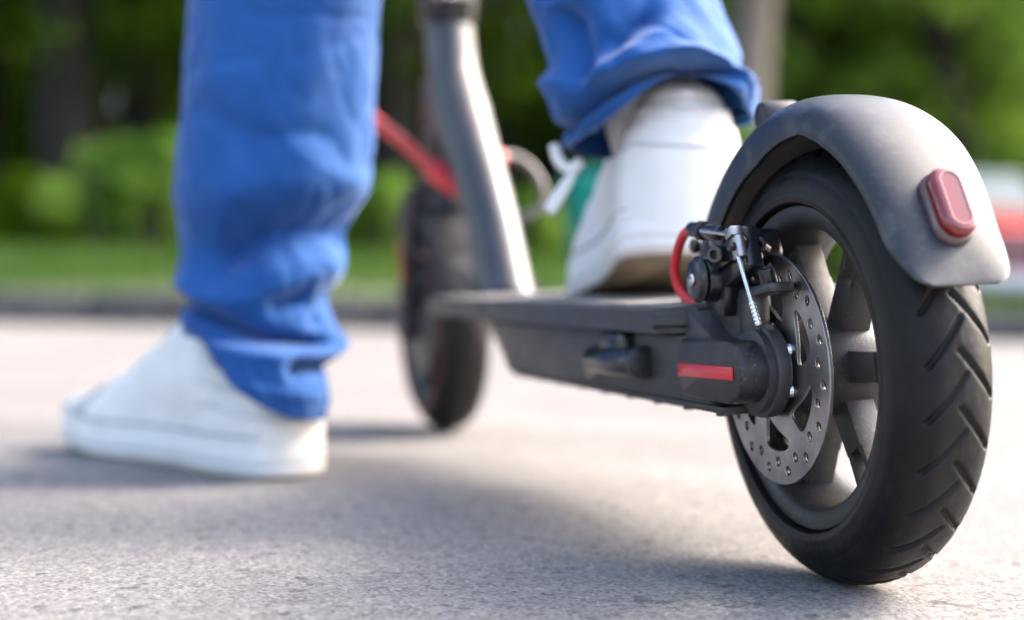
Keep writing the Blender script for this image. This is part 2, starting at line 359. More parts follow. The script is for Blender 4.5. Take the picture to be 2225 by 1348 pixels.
GRASSM = leaf_mat('grass_blade', (0.035, 0.090, 0.010), (0.075, 0.145, 0.020), 1.5, 0.4)
def build_grass(n=150000):
    r = RNG.uniform(-9.0, 11.0, n); f = KERB_F+0.16+RNG.power(1.0, n)*7.5; keep = RNG.uniform(0, 1, n) < 0.12+0.88*sstep(0.5, 1.1, f-KERB_F+0.25*np.sin(r*2.3)); r, f = r[keep], f[keep]; n = len(r)
    h = RNG.uniform(0.03, 0.075, n); a = RNG.uniform(0, 2*np.pi, n); wd = RNG.uniform(0.004, 0.008, n)
    lean = RNG.normal(0, 0.35, (n, 2))*h[:, None]
    X = CAM[0]+RH[0]*r+FH[0]*f; Y = CAM[1]+RH[1]*r+FH[1]*f; Z = lawn_h(r, f)-0.004
    dx, dy = np.cos(a)*wd, np.sin(a)*wd
    b0 = np.stack([X-dx, Y-dy, Z], -1); b1 = np.stack([X+dx, Y+dy, Z], -1); tp = np.stack([X+lean[:, 0], Y+lean[:, 1], Z+h], -1)
    V = np.stack([b0, b1, tp], 1).reshape(-1, 3)
    o = mesh_np('grass', V, np.arange(3*n).reshape(-1, 3), GRASSM); tag(o, 'short bright green grass blades on the lawn bank', 'grass', kind='stuff')
build_grass()

# ================================================================== SCOOTER
LEAN = 0.0661; RW = 0.1075; WB = 0.824; YR = 0.0035       # lean, wheel radius, wheelbase, rear wheel sits a little to the left
sc = empty('electric_scooter', (0, 0, 0.0004), (-LEAN, 0, 0))
tag(sc, 'dark grey electric kick scooter with red cable, seen from behind its rear wheel', 'scooter')

# ---- tyre: revolved section with slanted tread grooves cut in as real relief
def tyre_mesh():
    NT, NP = 760, 120
    th = np.linspace(0, 2*np.pi, NT, endpoint=False); ph = np.linspace(-2.05, 2.05, NP)
    T, Pp = np.meshgrid(th, ph, indexing='ij')
    a, hw = 0.0245, 0.0250
    def sec(p):
        c, s_ = np.cos(p), np.sin(p); q = np.clip(np.abs(p)-1.66, 0, 1)/0.39      # beyond 1.66 the bead tucks in under the rim flange
        rr = RW - a + a*c; rb = RW - a + a*math.cos(1.66)
        rr = np.where(np.abs(p) > 1.66, rb-0.0010*q, rr)
        yy = np.sign(s_)*np.where(np.abs(p) > 1.66, hw*math.sin(1.66)**0.92*(1-0.22*q), hw*np.abs(s_)**0.92)
        return rr, yy
    rr, yy = sec(Pp); disp = np.zeros_like(rr)
    step = 2*np.pi/27; deg = np.pi/180
    def groove(a0, w0, a1, w1, rad, depth):
        nonlocal disp
        d0 = np.mod(T-a0+np.pi, 2*np.pi)-np.pi
        sel = np.abs(d0) < 0.5
        px, py = d0*RW, np.where(np.cos(Pp) > -0.2, yy, 9.0)
        qx, qy = (a1-a0)*RW, w1-w0
        t = np.clip((px*qx+(py-w0)*qy)/(qx*qx+qy*qy), 0, 1)
        d = np.hypot(px-t*qx, py-w0-t*qy)
        g = 1-sstep(rad*0.55, rad*1.15, d)
        disp = np.where(sel, np.minimum(disp, -depth*g), disp)
    for k in range(27):
        b = k*step
        groove(177.4*deg+b, 0.0150, 166.2*deg+b, -0.0012, 0.00145, 0.0022)
        groove(160.4*deg+b, 0.0012, 172.0*deg+b, -0.0172, 0.00145, 0.0022)
    # moulded shoulder line, bead line and a faint centre parting line
    disp += 0.0006*np.exp(-((np.abs(Pp)-1.52)/0.05)**2) + 0.0003*np.exp(-((Pp)/0.02)**2) - 0.00025*np.exp(-((np.abs(Pp)-1.12)/0.05)**2)
    disp += 0.00018*(vnoise(T*40, Pp*9, 4)-0.5)
    c, s_ = np.cos(Pp), np.sin(Pp)
    rr = rr + disp*c; yy = yy + disp*s_
    V = np.stack([rr*np.cos(T), yy, rr*np.sin(T)], -1).reshape(-1, 3)
    F = grid_faces(NT, NP, wrapu=True)
    me_o = mesh_np('tyre', V, F, TYRE)
    return me_o
def wheel_rim(name, parent, spokes, yoff=0.0):
    # flange, well and inner barrel
    m = MB(); hw = 0.0215
    m.lathe([(0.0790, hw), (0.0802, hw-0.003), (0.0790, hw-0.007), (0.074, hw-0.012), (0.072, 0), (0.074, -hw+0.012), (0.079, -hw+0.007), (0.0802, -hw+0.003), (0.0790, -hw),
             (0.0775, -hw-0.0004), (0.0715, -hw+0.0010), (0.0695, -hw+0.0030), (0.0675, -hw+0.009), (0.0665, -hw+0.014), (0.0660, 0), (0.0665, hw-0.014), (0.0675, hw-0.009), (0.0695, hw-0.0030), (0.0715, hw-0.0010), (0.0775, hw+0.0004)], n=128)
    return m.build('rim', RIMMAT, parent)
rear = MB()
rear.lathe([(0.006, -0.040), (0.006, 0.046), (0.012, 0.046), (0.012, 0.030), (0.020, 0.028), (0.024, 0.018), (0.025, 0.0), (0.024, -0.018), (0.018, -0.026), (0.012, -0.034)], n=48)
rw = rear.build('rear_wheel', RIMMAT, sc, label='rear wheel with six-spoke grey rim and drilled brake disc'); rw.location = (0, YR, RW)
ty = tyre_mesh(); ty.parent = rw
wheel_rim('rim', rw, 6)
for k in range(6):
    a = math.radians(-2+60*k)
    m = MB()
    # solid root, forked slot towards the rim
    m.prism([(0.019, -0.0078), (0.047, -0.0072), (0.047, 0.0072), (0.019, 0.0078)], -0.0070, 0.0085, bev=0.0010)
    for s_ in (-1, 1):
        m.prism([(0.046, s_*0.0055-0.0017), (0.0675, s_*0.0068-0.0017), (0.0675, s_*0.0068+0.0017), (0.046, s_*0.0055+0.0017)], -0.0065, 0.0080, bev=0.0008)
    m.box((0.0655, 0.0007, 0), (0.004, 0.0135, 0.0140), bev=0.0008)
    sp = m.build('spoke', RIMMAT, rw); sp.rotation_euler = (0, -a, 0)
# brake disc: drilled ring on curved arms
def circ(cx, cz, r, n): return [(cx+r*math.cos(2*math.pi*k/n), cz+r*math.sin(2*math.pi*k/n)) for k in range(n)]
loops = [circ(0, 0, 0.0558, 140)]
for k in range(30):
    a = math.radians(-54.7+12*k); r = 0.0497 if k % 2 == 0 else 0.0452
    loops.append(circ(r*math.cos(a), r*math.sin(a), 0.0027, 16))
FIN = [(-66, .0262), (-67, .0290), (-70, .0350), (-72, .0380), (-75, .0396), (-80, .0401), (-90, .0402), (-100, .0401), (-106, .0397), (-110, .0385), (-111.5, .0366), (-109, .0346), (-103, .0322), (-95.8, .0300), (-88, .0278), (-79, .0259), (-73, .0252), (-68, .0254)]
for k in range(6): loops.append([(r*math.cos(math.radians(a+60*k)), r*math.sin(math.radians(a+60*k))) for a, r in FIN])
loops.append(circ(0, 0, 0.0125, 40))
disc = plate_with_holes('brake_disc', loops, 0.0014, 0.0352, (0, 0, 0), STEEL, rw, bevel=0.00022)
for k in range(6):
    a = 2*math.pi*k/6+0.5; x, z = 0.0195*math.cos(a), 0.0195*math.sin(a)
    MB().cyl((x, 0.0355, z), (x, 0.0388, z), 0.0034, 0.0028, n=16, bev=0.0008).build('disc_bolt', BOLT, rw)
MB().tube([(0.050, 0.004, -0.046), (0.046, 0.010, -0.042), (0.040, 0.014, -0.037)], 0.0024, n=10).build('valve_stem', BLACKP, rw)

# ---- rear fender
def fender_mesh(name, parent, a0, a1, m, lipfun, cx, yoff, tip=True):
    NA, NB = 120, 48
    A = np.linspace(a0, a1, NA); B = np.linspace(-1, 1, NB)
    V = []; hw = 0.0312
    for i, a in enumerate(A):
        e = (a1-a)/(a1-a0)*(a1-a0)*0.135                  # arc metres from the tail end
        wsc = 1.0 - 0.15*float(sstep(math.radians(115), math.radians(155), a)) if tip else 1.0; wb = wsc
        if tip and e < 0.030: wsc = wb*(0.60+0.40*math.sqrt(max(0.0, 1-(1-e/0.030)**2)))
        rl = lipfun(a) + 0.0095*(max(0.0, 1-e/0.030)**1.3 if tip else 0.0); rc = 0.1310 - 0.0095*float(sstep(math.radians(100), math.radians(155), a))
        for b in B:
            ang = b*math.pi/2
            s_, c = math.sin(ang), math.cos(ang)
            y = hw*wsc*np.sign(s_)*abs(s_)**0.86
            r = rl + (rc-rl)*abs(c)**0.72
            V.append((r*math.cos(a), y + (hw*(1-wb)*0.55 if tip else 0), r*math.sin(a)))
    V = np.array(V); F = grid_faces(NA, NB)
    o = mesh_np(name, V, F, m, parent)
    o.location = (cx, yoff, RW)
    sm = o.modifiers.new('thickness', 'SOLIDIFY'); sm.thickness = 0.0026; sm.offset = 0.0
    bv = o.modifiers.new('edge', 'BEVEL'); bv.width = 0.0008; bv.segments = 2; bv.limit_method = 'ANGLE'; bv.angle_limit = math.radians(50)
    return o
def rear_lip(a): return float(np.interp(math.degrees(a), (20, 52, 79, 104, 124, 160), (0.096, 0.097, 0.102, 0.1150, 0.1155, 0.1125)))
fend = fender_mesh('rear_fender', sc, math.radians(22), math.radians(161), FENDMAT, rear_lip, 0, YR)
fend['label'] = 'dusty dark grey rear mudguard with red tail light'
# tail light: rounded bar lens on a smoky base, standing on the mudguard
def capsule_lens(w_, h_, depth, n=48, flat=0.72):
    """rounded bar: straight sides, rolled edge, flat face"""
    prof = [(1.0, 0.0), (1.0, 0.45), (0.975, 0.68), (0.92, 0.86), (flat, 0.97), (flat-0.06, 1.0), (flat-0.14, 1.0), (0.30, 1.0)]; V = []
    for sc_, z in prof:
        for j in range(n):
            a = 2*math.pi*j/n; cx, cy = math.cos(a), math.sin(a); off = (h_/2-w_/2)*(1 if j < n/2 else -1)
            ins = (1-sc_)*w_/2
            V.append(((w_/2-ins)*cx, off + (w_/2-ins)*cy, depth*z))
    F = []; rings = len(prof)
    for k in range(rings-1):
        for j in range(n): F.append((k*n+j, k*n+(j+1) % n, (k+1)*n+(j+1) % n, (k+1)*n+j))
    F.append(tuple((rings-1)*n+j for j in range(n))); F.append(tuple(range(n))[::-1])
    return V, F
la = math.radians(144.5); lo_ = np.array([math.cos(la), 0, math.sin(la)]); lb_ = la + math.radians(7.0); ln = np.array([math.cos(lb_), 0, math.sin(lb_)]); lt = np.array([math.sin(lb_), 0, -math.cos(lb_)])  # outward, down->up tangent
def on_fender(V, r): return [tuple(np.array([0, 0.0022-v[0], 0]) + lo_*r + lt*v[1] + ln*v[2]) for v in V]
V, F = capsule_lens(0.0195, 0.0362, 0.0050, flat=0.9)
lb = mesh_np('light_base', on_fender(V, 0.1226), F, BEZEL, fend)
V, F = capsule_lens(0.0172, 0.0338, 0.0075, flat=0.80)
ll = mesh_np('tail_light', on_fender(V, 0.1258), F, REDL, fend); ll['label'] = 'glossy red oval tail light'
for wd_, ln_, rr_ in ((0.0096, 0.0262, 0.00045),):
    pts = []
    for j in range(49):
        a = 2*math.pi*j/48; off = (ln_/2-wd_/2)*(1 if (j % 48) < 24 else -1); pts.append((wd_/2*math.cos(a), off+wd_/2*math.sin(a), 0.0077))
    MB().tube(on_fender(pts, 0.1258), rr_, n=8, sub=0).build('lens_outline', mat('pale_lens_edge', (0.45, 0.20, 0.20), 0.2), fend)
# hook the handlebar latches on, on the front top of the mudguard
ha = math.radians(66); hn = np.array([math.cos(ha), 0, math.sin(ha)])
m = MB(); m.cyl(hn*0.127, hn*0.138, 0.0075, 0.0060, n=20, bev=0.002); m.cyl(hn*0.1405+np.array([0, -0.011, 0]), hn*0.1405+np.array([0, 0.011, 0]), 0.0085, n=24, bev=0.003)
m.build('fender_hook', BLACKP, fend)
for a_, s_ in ((36, 1), (36, -1)):
    a = math.radians(a_); p = np.array([0.106*math.cos(a), s_*0.036, 0.106*math.sin(a)])
    MB().cyl(p, p+np.array([0, s_*0.004, 0]), 0.004, n=14, bev=0.001).build('fender_screw', BLKMET, fend)

# ---- deck
def rr_outline(x0, x1, hw, r, n=6):
    pts = []
    for cx, cy, a0 in ((x1-r, hw-r, 0), (x0+r, hw-r, 90), (x0+r, -hw+r, 180), (x1-r, -hw+r, 270)):
        for k in range(n+1):
            a = math.radians(a0+90*k/n); pts.append((cx+r*math.cos(a), cy+r*math.sin(a)))
    return pts
def slab(m, pts, z0, z1, bev):
    va = [m.bm.verts.new((x, y, z0)) for x, y in pts]; vb = [m.bm.verts.new((x, y, z1)) for x, y in pts]; n = len(pts)
    f0 = m.bm.faces.new(va[::-1]); f1 = m.bm.faces.new(vb)
    for k in range(n): m.bm.faces.new((va[k], va[(k+1) % n], vb[(k+1) % n], vb[k]))
    if bev: bmesh.ops.bevel(m.bm, geom=list({e for f in (f0, f1) for e in f.edges}), offset=bev, segments=3, affect='EDGES', clamp_overlap=True)
m = MB(); slab(m, rr_outline(0.056, 0.60, 0.0725, 0.018), 0.1245, 0.1372, 0.0045)
deck = m.build('deck', GREYMET, sc, label='long flat dark grey footboard')
m = MB(); slab(m, rr_outline(0.066, 0.588, 0.0675, 0.014), 0.1368, 0.1395, 0.0008); m.build('deck_mat', MATM, deck)
m = MB()                                                  # battery box below the footboard, sloped at its front
m.prism([(0.03, 0.0885), (0.385, 0.0865), (0.44, 0.1242), (0.03, 0.1242)], -0.062, 0.062, bev=0.004).build('battery_box', GREYMET, deck)
m = MB(); m.prism([(0.015, 0.0852), (0.38, 0.0842), (0.38, 0.0870), (0.015, 0.0890)], -0.060, 0.060, bev=0.001).build('bottom_panel', BLACKP, deck)
for k in range(9):
    for s_ in (-1, 1):
        x = 0.03+0.042*k; MB().cyl((x, s_*0.0545, 0.0850), (x, s_*0.0545, 0.0832), 0.0032, n=12, bev=0.0006).build('panel_screw', BLKMET, deck)
m = MB(); m.prism([(0.055, 0.1360), (0.062, 0.1370), (0.062, 0.100), (0.012, 0.098), (0.016, 0.118)], -0.060, 0.060, bev=0.003).build('tail_wedge', GREYMET, deck)
m = MB(); m.prism([(0.565, 0.1245), (0.66, 0.150), (0.665, 0.175), (0.60, 0.1380), (0.565, 0.1380)], -0.034, 0.034, bev=0.006).build('neck_base', GREYMET, deck)

# ---- rear arms with axle covers
def arm_outline():
    pts = [(0.075, 0.0890), (0.075, 0.1260), (0.030, 0.1280)]
    c = (0.0, 0.1075)
    for k in range(15):
        a = math.radians(78+204*k/14); pts.append((c[0]+0.0232*math.cos(a), c[1]+0.0232*math.sin(a)))
    pts.append((0.030, 0.0868)); return pts
for s_ in (1, -1):
    y0, y1 = (0.0415, 0.0485) if s_ > 0 else (-0.0385, -0.0315)
    m = MB(); m.prism(arm_outline(), y0, y1, bev=0.0012)
    m.box((0.060, (y0+y1)/2, 0.108), (0.060, 0.018, 0.034), bev=0.003)
    arm = m.build('rear_arm', GREYMET, sc)
    ya, yb = (0.0490, 0.0660) if s_ > 0 else (-0.0390, -0.0560)
    pts = []; x0, x1, hz, rr = -0.0195, 0.056, 0.0150, 0.0150
    for cx, a0 in ((x0+rr, 90), (x1-0.004, 270)):
        for k in range(11):
            a = math.radians(a0+180*k/10); r_ = rr
            pts.append((cx+(r_ if cx < 0 else 0.004)*math.cos(a), 0.1075+hz*math.sin(a)))
    m = MB(); m.prism(pts, ya, yb, bev=0.0055, seg=4)
    cov = m.build('axle_cover', BLACKP, arm)
    yr = yb+0.0008*s_
    MB().box((0.0225, yr-0.0003*s_, 0.1068), (0.066, 0.0012, 0.0066), rot=(0, math.radians(1.2), 0), bev=0.0005).build('reflector_strip', REDR, arm)
    m = MB(); m.lathe([(0.0080, y1*1.0), (0.0205, y1), (0.0205, y1+0.0032*s_), (0.0180, y1+0.0042*s_), (0.0080, y1+0.0042*s_)], c=(0, 0, RW), n=40)
    m.build('axle_washer', GREYMET, arm)
    m = MB(); m.cyl((0, y0-0.0035*s_, RW), (0, y0-0.0002*s_, RW), 0.0195, 0.0210, n=40, bev=0.001).build('dropout_flange', BLKMET, arm)
    MB().cyl((0, y0-0.0070*s_, RW), (0, y0-0.0036*s_, RW), 0.0092, n=6, bev=0.0006).build('axle_nut', BLKMET, arm)
# post that carries the brake and mudguard
m = MB(); m.box((0.030, 0.040, 0.134), (0.034, 0.016, 0.024), bev=0.004); m.box((0.048, 0.0, 0.134), (0.020, 0.096, 0.026), bev=0.004)
m.build('brake_mount', GREYMET, sc)

# ---- brake caliper
m = MB()
m.box((0.016, 0.0505, 0.1610), (0.044, 0.0110, 0.0230), rot=(0, math.radians(18), 0), bev=0.0030, seg=3)
m.box((0.022, 0.0400, 0.1665), (0.022, 0.0280, 0.0165), rot=(0, math.radians(16), 0), bev=0.0035, seg=3)
m.box((0.032, 0.0480, 0.1450), (0.024, 0.0150, 0.0200), rot=(0, math.radians(-12), 0), bev=0.003)
m.cyl((0.032, 0.046, 0.152), (0.032, 0.062, 0.152), 0.0125, 0.0110, n=28, bev=0.002)
cal = m.build('brake_caliper', BLKMET, sc, label='black mechanical disc brake caliper')
m = MB(); m.cyl((0.0325, 0.0620, 0.1525), (0.0325, 0.0665, 0.1525), 0.0120, 0.0105, n=28, bev=0.0018); m.build('pad_knob', BLKMET, cal)
MB().cyl((0.0325, 0.0664, 0.1525), (0.0325, 0.0680, 0.1525), 0.0034, n=14, bev=0.0007).build('knob_bolt', BOLT, cal)
# actuating lever
m = MB(); m.prism([(0.036, 0.150), (0.044, 0.156), (-0.004, 0.176), (-0.013, 0.171), (-0.008, 0.163), (0.020, 0.158)], 0.0555, 0.0590, bev=0.0010)
m.build('actuating_lever', BLKMET, cal)
# barrel adjuster
p0, p1 = np.array([0.0520, 0.0575, 0.1782]), np.array([-0.0020, 0.0580, 0.1735])
d = p1-p0
m = MB(); m.cyl(p0, p0+d*0.22, 0.0040, n=20, bev=0.0008); m.cyl(p0+d*0.20, p0+d*0.30, 0.0050, n=20, bev=0.0010); m.cyl(p0+d*0.28, p0+d*0.66, 0.0037, n=20, bev=0.0005)
m.box(tuple(p0+d*0.52+np.array([0, -0.005, -0.003])), (0.018, 0.010, 0.010), rot=(0, math.radians(-6), 0), bev=0.002)
m.build('barrel_adjuster', BLKMET, cal)
MB().cyl(p0+d*0.40+np.array([0, 0.0040, 0.0005]), p0+d*0.98+np.array([0, 0.002, 0]), 0.0011, n=10).build('adjuster_pin', BOLT, cal)
# cable clamp: small silver fork with a bolt
cp = np.array([-0.0090, 0.0605, 0.1690])
m = MB(); m.box(tuple(cp), (0.0072, 0.0050, 0.0150), rot=(0, math.radians(22), 0), bev=0.0012); m.box(tuple(cp+np.array([0.002, 0.001, 0.0055])), (0.0080, 0.0065, 0.0050), rot=(0, math.radians(22), 0), bev=0.001)
m.build('cable_clamp', STEEL, cal)
MB().cyl(cp+np.array([-0.0005, 0.002, -0.001]), cp+np.array([-0.0005, 0.0052, -0.001]), 0.0024, n=6, bev=0.0004).build('clamp_screw', BLKMET, cal)
def socket_bolt(p, dirv, r, L, parent, name='caliper_bolt', mt=BLKMET):
    dirv = np.array(dirv, float); dirv /= np.linalg.norm(dirv); p = np.array(p, float)
    m = MB(); n = 20
    # knurled head with a hex recess
    q = Vector(dirv).to_track_quat('Z', 'Y').to_matrix().to_4x4(); Mx = Matrix.Translation(p) @ q
    prof = [(r, 0), (r, L-0.0005), (r-0.0005, L), (r*0.56, L), (r*0.52, L-0.0006), (r*0.52, L-0.0030)]
    rings = [[m.bm.verts.new(Mx @ Vector((a*math.cos(2*math.pi*k/n), a*math.sin(2*math.pi*k/n), z))) for k in range(n)] for a, z in prof]
    for a, b in zip(rings, rings[1:]):
        for k in range(n): m.bm.faces.new((a[k], a[(k+1) % n], b[(k+1) % n], b[k]))
    m.bm.faces.new(rings[-1]); m.bm.faces.new(rings[0][::-1])
    return m.build(name, mt, parent)
socket_bolt((0.0140, 0.0575, 0.1650), (-0.55, 0.83, -0.05), 0.0042, 0.0090, cal, mt=mat('polished_dark_bolt', (0.10, 0.10, 0.11), 0.22, metal=0.9))
socket_bolt((-0.0200, 0.0500, 0.1490), (-0.10, 0.25, 0.96), 0.0042, 0.0085, cal)
socket_bolt((0.0000, 0.0430, 0.1665), (-0.60, 0.75, 0.30), 0.0042, 0.0060, cal)
socket_bolt((0.0300, 0.0500, 0.1700), (-0.1, 0.95, 0.1), 0.0034, 0.0060, cal)
m = MB(); m.box((-0.0160, 0.0480, 0.1470), (0.026, 0.013, 0.0045), rot=(0, math.radians(6), 0), bev=0.0012); m.box((0.004, 0.0470, 0.1350), (0.018, 0.010, 0.026), bev=0.003)
m.build('caliper_bracket', mat('dull_alloy', (0.075, 0.073, 0.072), 0.35, metal=0.7), cal)
# inner wire with its crimped end
a = np.array([-0.0115, 0.0620, 0.1640]); b = np.array([-0.0270, 0.0630, 0.1415]); c = np.array([-0.0335, 0.0630, 0.1308])
ic = MB().cyl(a, b, 0.00105, n=12).build('inner_brake_wire', mat('wire_steel', (0.75, 0.76, 0.77), 0.30, metal=1.0, bump=0.4, bscale=2500), sc)
m = MB(); L = 6
for k in range(L):
    q0, q1 = b+(c-b)*(k/L), b+(c-b)*((k+0.72)/L); m.cyl(q0, q1, 0.00165, n=14, bev=0.0003); m.cyl(q1, b+(c-b)*((k+1)/L), 0.00115, n=12)
m.build('crimped_tip', mat('crimp_aluminium', (0.82, 0.80, 0.76), 0.3, metal=1.0), ic)
# red outer cable: loops from the adjuster down to the deck
m = MB().tube([(0.0520, 0.0575, 0.1780), (0.0640, 0.0565, 0.1760), (0.0760, 0.0555, 0.1680), (0.0835, 0.0545, 0.1560), (0.0820, 0.0520, 0.1450), (0.0720, 0.0480, 0.1370), (0.0600, 0.0440, 0.1320)], 0.0026, n=16, sub=10)
m.build('brake_cable', REDC, sc, label='red outer brake cable looping down to the footboard')
# rubber grommet where it enters
MB().cyl((0.064, 0.0452, 0.1335), (0.056, 0.0425, 0.1300), 0.0046, 0.0060, n=18, bev=0.001).build('cable_grommet', BLACKP, sc)

# ---- kickstand on the left side
m = MB(); m.cyl((0.112, 0.066, 0.107), (0.186, 0.066, 0.105), 0.0085, n=20, bev=0.002); m.box((0.150, 0.064, 0.110), (0.040, 0.010, 0.026), bev=0.003)
m.cyl((0.178, 0.066, 0.104), (0.212, 0.058, 0.096), 0.0065, 0.0060, n=18, bev=0.002)
ks = m.build('kickstand', BLKMET, sc)
MB().cyl((0.104, 0.066, 0.1072), (0.1125, 0.066, 0.1070), 0.0095, 0.0090, n=20, bev=0.002).build('pivot_cap', BLACKP, ks)

# ---- neck, folding joint, stem, fork, front wheel
m = MB(); m.tube([(0.585, 0, 0.130), (0.600, 0, 0.155), (0.628, 0, 0.205), (0.664, 0.002, 0.258), (0.700, 0.004, 0.305), (0.724, 0.004, 0.345), (0.733, 0.004, 0.385), (0.734, 0.004, 0.410)], 0.024, n=32, sub=10, radii=[0.024, 0.024, 0.023, 0.024, 0.027, 0.024, 0.0235, 0.0235])
neck = m.build('neck', NECKMAT, sc, label='curved grey neck tube rising from the footboard')
m = MB(); m.tube([(0.700, 0.003, 0.300), (0.738, 0.002, 0.308), (0.765, 0, 0.292)], 0.024, n=24, sub=8); m.cyl((0.752, 0, 0.345), (0.777, 0, 0.238), 0.0265, n=32, bev=0.003)
m.build('head_tube', GREYMET, neck)
m = MB(); m.cyl((0.7345, 0.004, 0.394), (0.7325, 0.004, 0.442), 0.0285, n=32, bev=0.004); m.box((0.713, 0.004, 0.416), (0.026, 0.034, 0.026), bev=0.004)
cl = m.build('folding_clamp', BLKMET, sc)
MB().cyl((0.703, -0.016, 0.418), (0.703, 0.024, 0.418), 0.006, n=16, bev=0.001).build('clamp_pin', BOLT, cl)
m = MB(); m.cyl((0.7325, 0.004, 0.438), (0.640, 0, 1.115), 0.0185, n=28); st = m.build('stem', GREYMET, sc)
m = MB(); m.tube([(0.640, -0.225, 1.112), (0.652, -0.10, 1.125), (0.655, 0, 1.128), (0.652, 0.10, 1.125), (0.640, 0.225, 1.112)], 0.0125, n=18, sub=8)
hb = m.build('handlebar', GREYMET, sc)
for s_ in (-1, 1):
    MB().cyl((0.6435, s_*0.118, 1.1235), (0.638, s_*0.232, 1.1112), 0.0165, n=20, bev=0.004).build('grip', BLACKP, hb)
m = MB(); m.tube([(0.650, 0.105, 1.120), (0.690, 0.125, 1.105), (0.695, 0.20, 1.095)], 0.005, n=10); m.build('brake_lever', BLKMET, hb)
# fork
m = MB(); m.cyl((0.776, 0, 0.245), (0.781, 0, 0.226), 0.024, 0.030, n=28, bev=0.003)
m.box((0.785, 0, 0.236), (0.040, 0.082, 0.016), rot=(0, math.radians(12), 0), bev=0.006)
for s_ in (-1, 1):
    m.tube([(0.783, s_*0.034, 0.236), (0.790, s_*0.036, 0.205), (0.806, s_*0.037, 0.155), (WB, s_*0.036, RW)], 0.012, n=18, sub=6, radii=[0.011, 0.0095, 0.0090, 0.0095])
    m.cyl((WB, s_*0.030, RW), (WB, s_*0.045, RW), 0.016, n=28, bev=0.003)
fk = m.build('fork', GREYMET, sc)
for s_ in (-1, 1): MB().box((0.799, s_*0.0462, 0.172), (0.008, 0.0012, 0.045), rot=(0, math.radians(18), 0), bev=0.0004).build('fork_reflector', REDR, fk)
m = MB(); m.lathe([(0.006, -0.034), (0.006, 0.034), (0.030, 0.027), (0.052, 0.024), (0.056, 0.018), (0.056, -0.018), (0.052, -0.024), (0.030, -0.027)], n=56)
fw = m.build('front_wheel', GREYMET, sc, label='front wheel with hub motor and faint red ring'); fw.location = (WB, 0, RW)
t2 = ty.copy(); link(t2, fw)
wheel_rim('rim', fw, 0)
MB().lathe([(0.0830, 0.0236), (0.0875, 0.0256), (0.0870, 0.0264), (0.0828, 0.0244)], n=96).build('red_ring', mat('dull_red_ring', (0.30, 0.035, 0.030), 0.6), fw)
MB().lathe([(0.056, 0.010), (0.0665, 0.008), (0.0665, -0.008), (0.056, -0.010)], n=64).build('motor_rim_web', GREYMET, fw)
ffen = fender_mesh('front_fender', sc, math.radians(52), math.radians(168), BLACKP, lambda a: 0.1185, WB, 0.0, tip=False)
# cables by the neck: red one up to the bar on the left, dark loop on the right
m = MB().tube([(0.672, 0.020, 0.238), (0.688, 0.031, 0.250), (0.740, 0.050, 0.284), (0.803, 0.072, 0.320), (0.870, 0.090, 0.385), (0.880, 0.095, 0.50), (0.80, 0.075, 0.85), (0.70, 0.10, 1.09)], 0.0062, n=14, sub=8)
m.build('front_cable', mat('red_orange_cable', (0.60, 0.035, 0.022), 0.45), sc, label='thick red cable running up beside the neck')
MB().cyl((0.672, 0.016, 0.236), (0.694, 0.036, 0.256), 0.0105, n=18, bev=0.002).build('cable_sleeve', REDC, sc)
m = MB().tube([(0.690, -0.020, 0.262), (0.699, -0.032, 0.2655), (0.705, -0.047, 0.2655), (0.705, -0.062, 0.256), (0.702, -0.072, 0.238), (0.700, -0.071, 0.220), (0.700, -0.055, 0.209), (0.702, -0.033, 0.210), (0.705, -0.015, 0.220)], 0.0048, n=12, sub=8)
m.build('looped_cable', mat('grey_cable', (0.11, 0.10, 0.095), 0.4), sc, label='dark grey cable looping out on the right of the neck')
MB().cyl((0.684, -0.017, 0.260), (0.694, -0.031, 0.265), 0.0075, n=16, bev=0.001).build('red_ferrule', REDC, sc)

# ================================================================== PERSON
person = empty('person', (0.42, 0.16, 0.0)); tag(person, 'person in blue trousers and white sneakers with one foot on the scooter', 'person')
PLOC = np.array([0.42, 0.16, 0.0])
def pmesh(name, V, F, m, parent=person, smooth=True):
    V = np.asarray(V, float) - PLOC; return mesh_np(name, V, F, m, parent, smooth)
def weld(o):
    bm = bmesh.new(); bm.from_mesh(o.data); bmesh.ops.remove_doubles(bm, verts=bm.verts, dist=0.00025); bmesh.ops.recalc_face_normals(bm, faces=bm.faces); bm.to_mesh(o.data); bm.free()
    o.data.polygons.foreach_set('use_smooth', np.ones(len(o.data.polygons), dtype=bool)); o.data.update()
def fabric():
    m = mat('blue_cotton', (0.010, 0.068, 0.240), 0.80, alt=(0.017, 0.092, 0.300), scale=30, lo=0.35, hi=0.7, sheen=0.35, bump=0.30, bscale=1100, spec=0.25)
    b = m.node_tree.nodes['Principled BSDF']; b.inputs['Sheen Roughness'].default_value = 0.38; b.inputs['Sheen Tint'].default_value = (0.70, 0.80, 1.0, 1)
    return m
BLUE = fabric()
WHITE = mat('white_leather', (0.78, 0.745, 0.695), 0.48, alt=(0.68, 0.64, 0.585), scale=30, lo=0.4, hi=0.75, bump=0.12, bscale=500)
RUBW = mat('white_rubber_sole', (0.78, 0.75, 0.71), 0.5, alt=(0.66, 0.63, 0.58), scale=50, lo=0.5, hi=0.8)
OUTS = mat('tan_outsole', (0.42, 0.33, 0.23), 0.7, alt=(0.34, 0.26, 0.18), scale=60, lo=0.4, hi=0.7, bump=0.5, bscale=400)
SEAM = mat('grey_stitching', (0.33, 0.34, 0.35), 0.7); PIPE = mat('pale_grey_line', (0.52, 0.52, 0.52), 0.6)
SKIN = mat('skin', (0.55, 0.34, 0.25), 0.5)

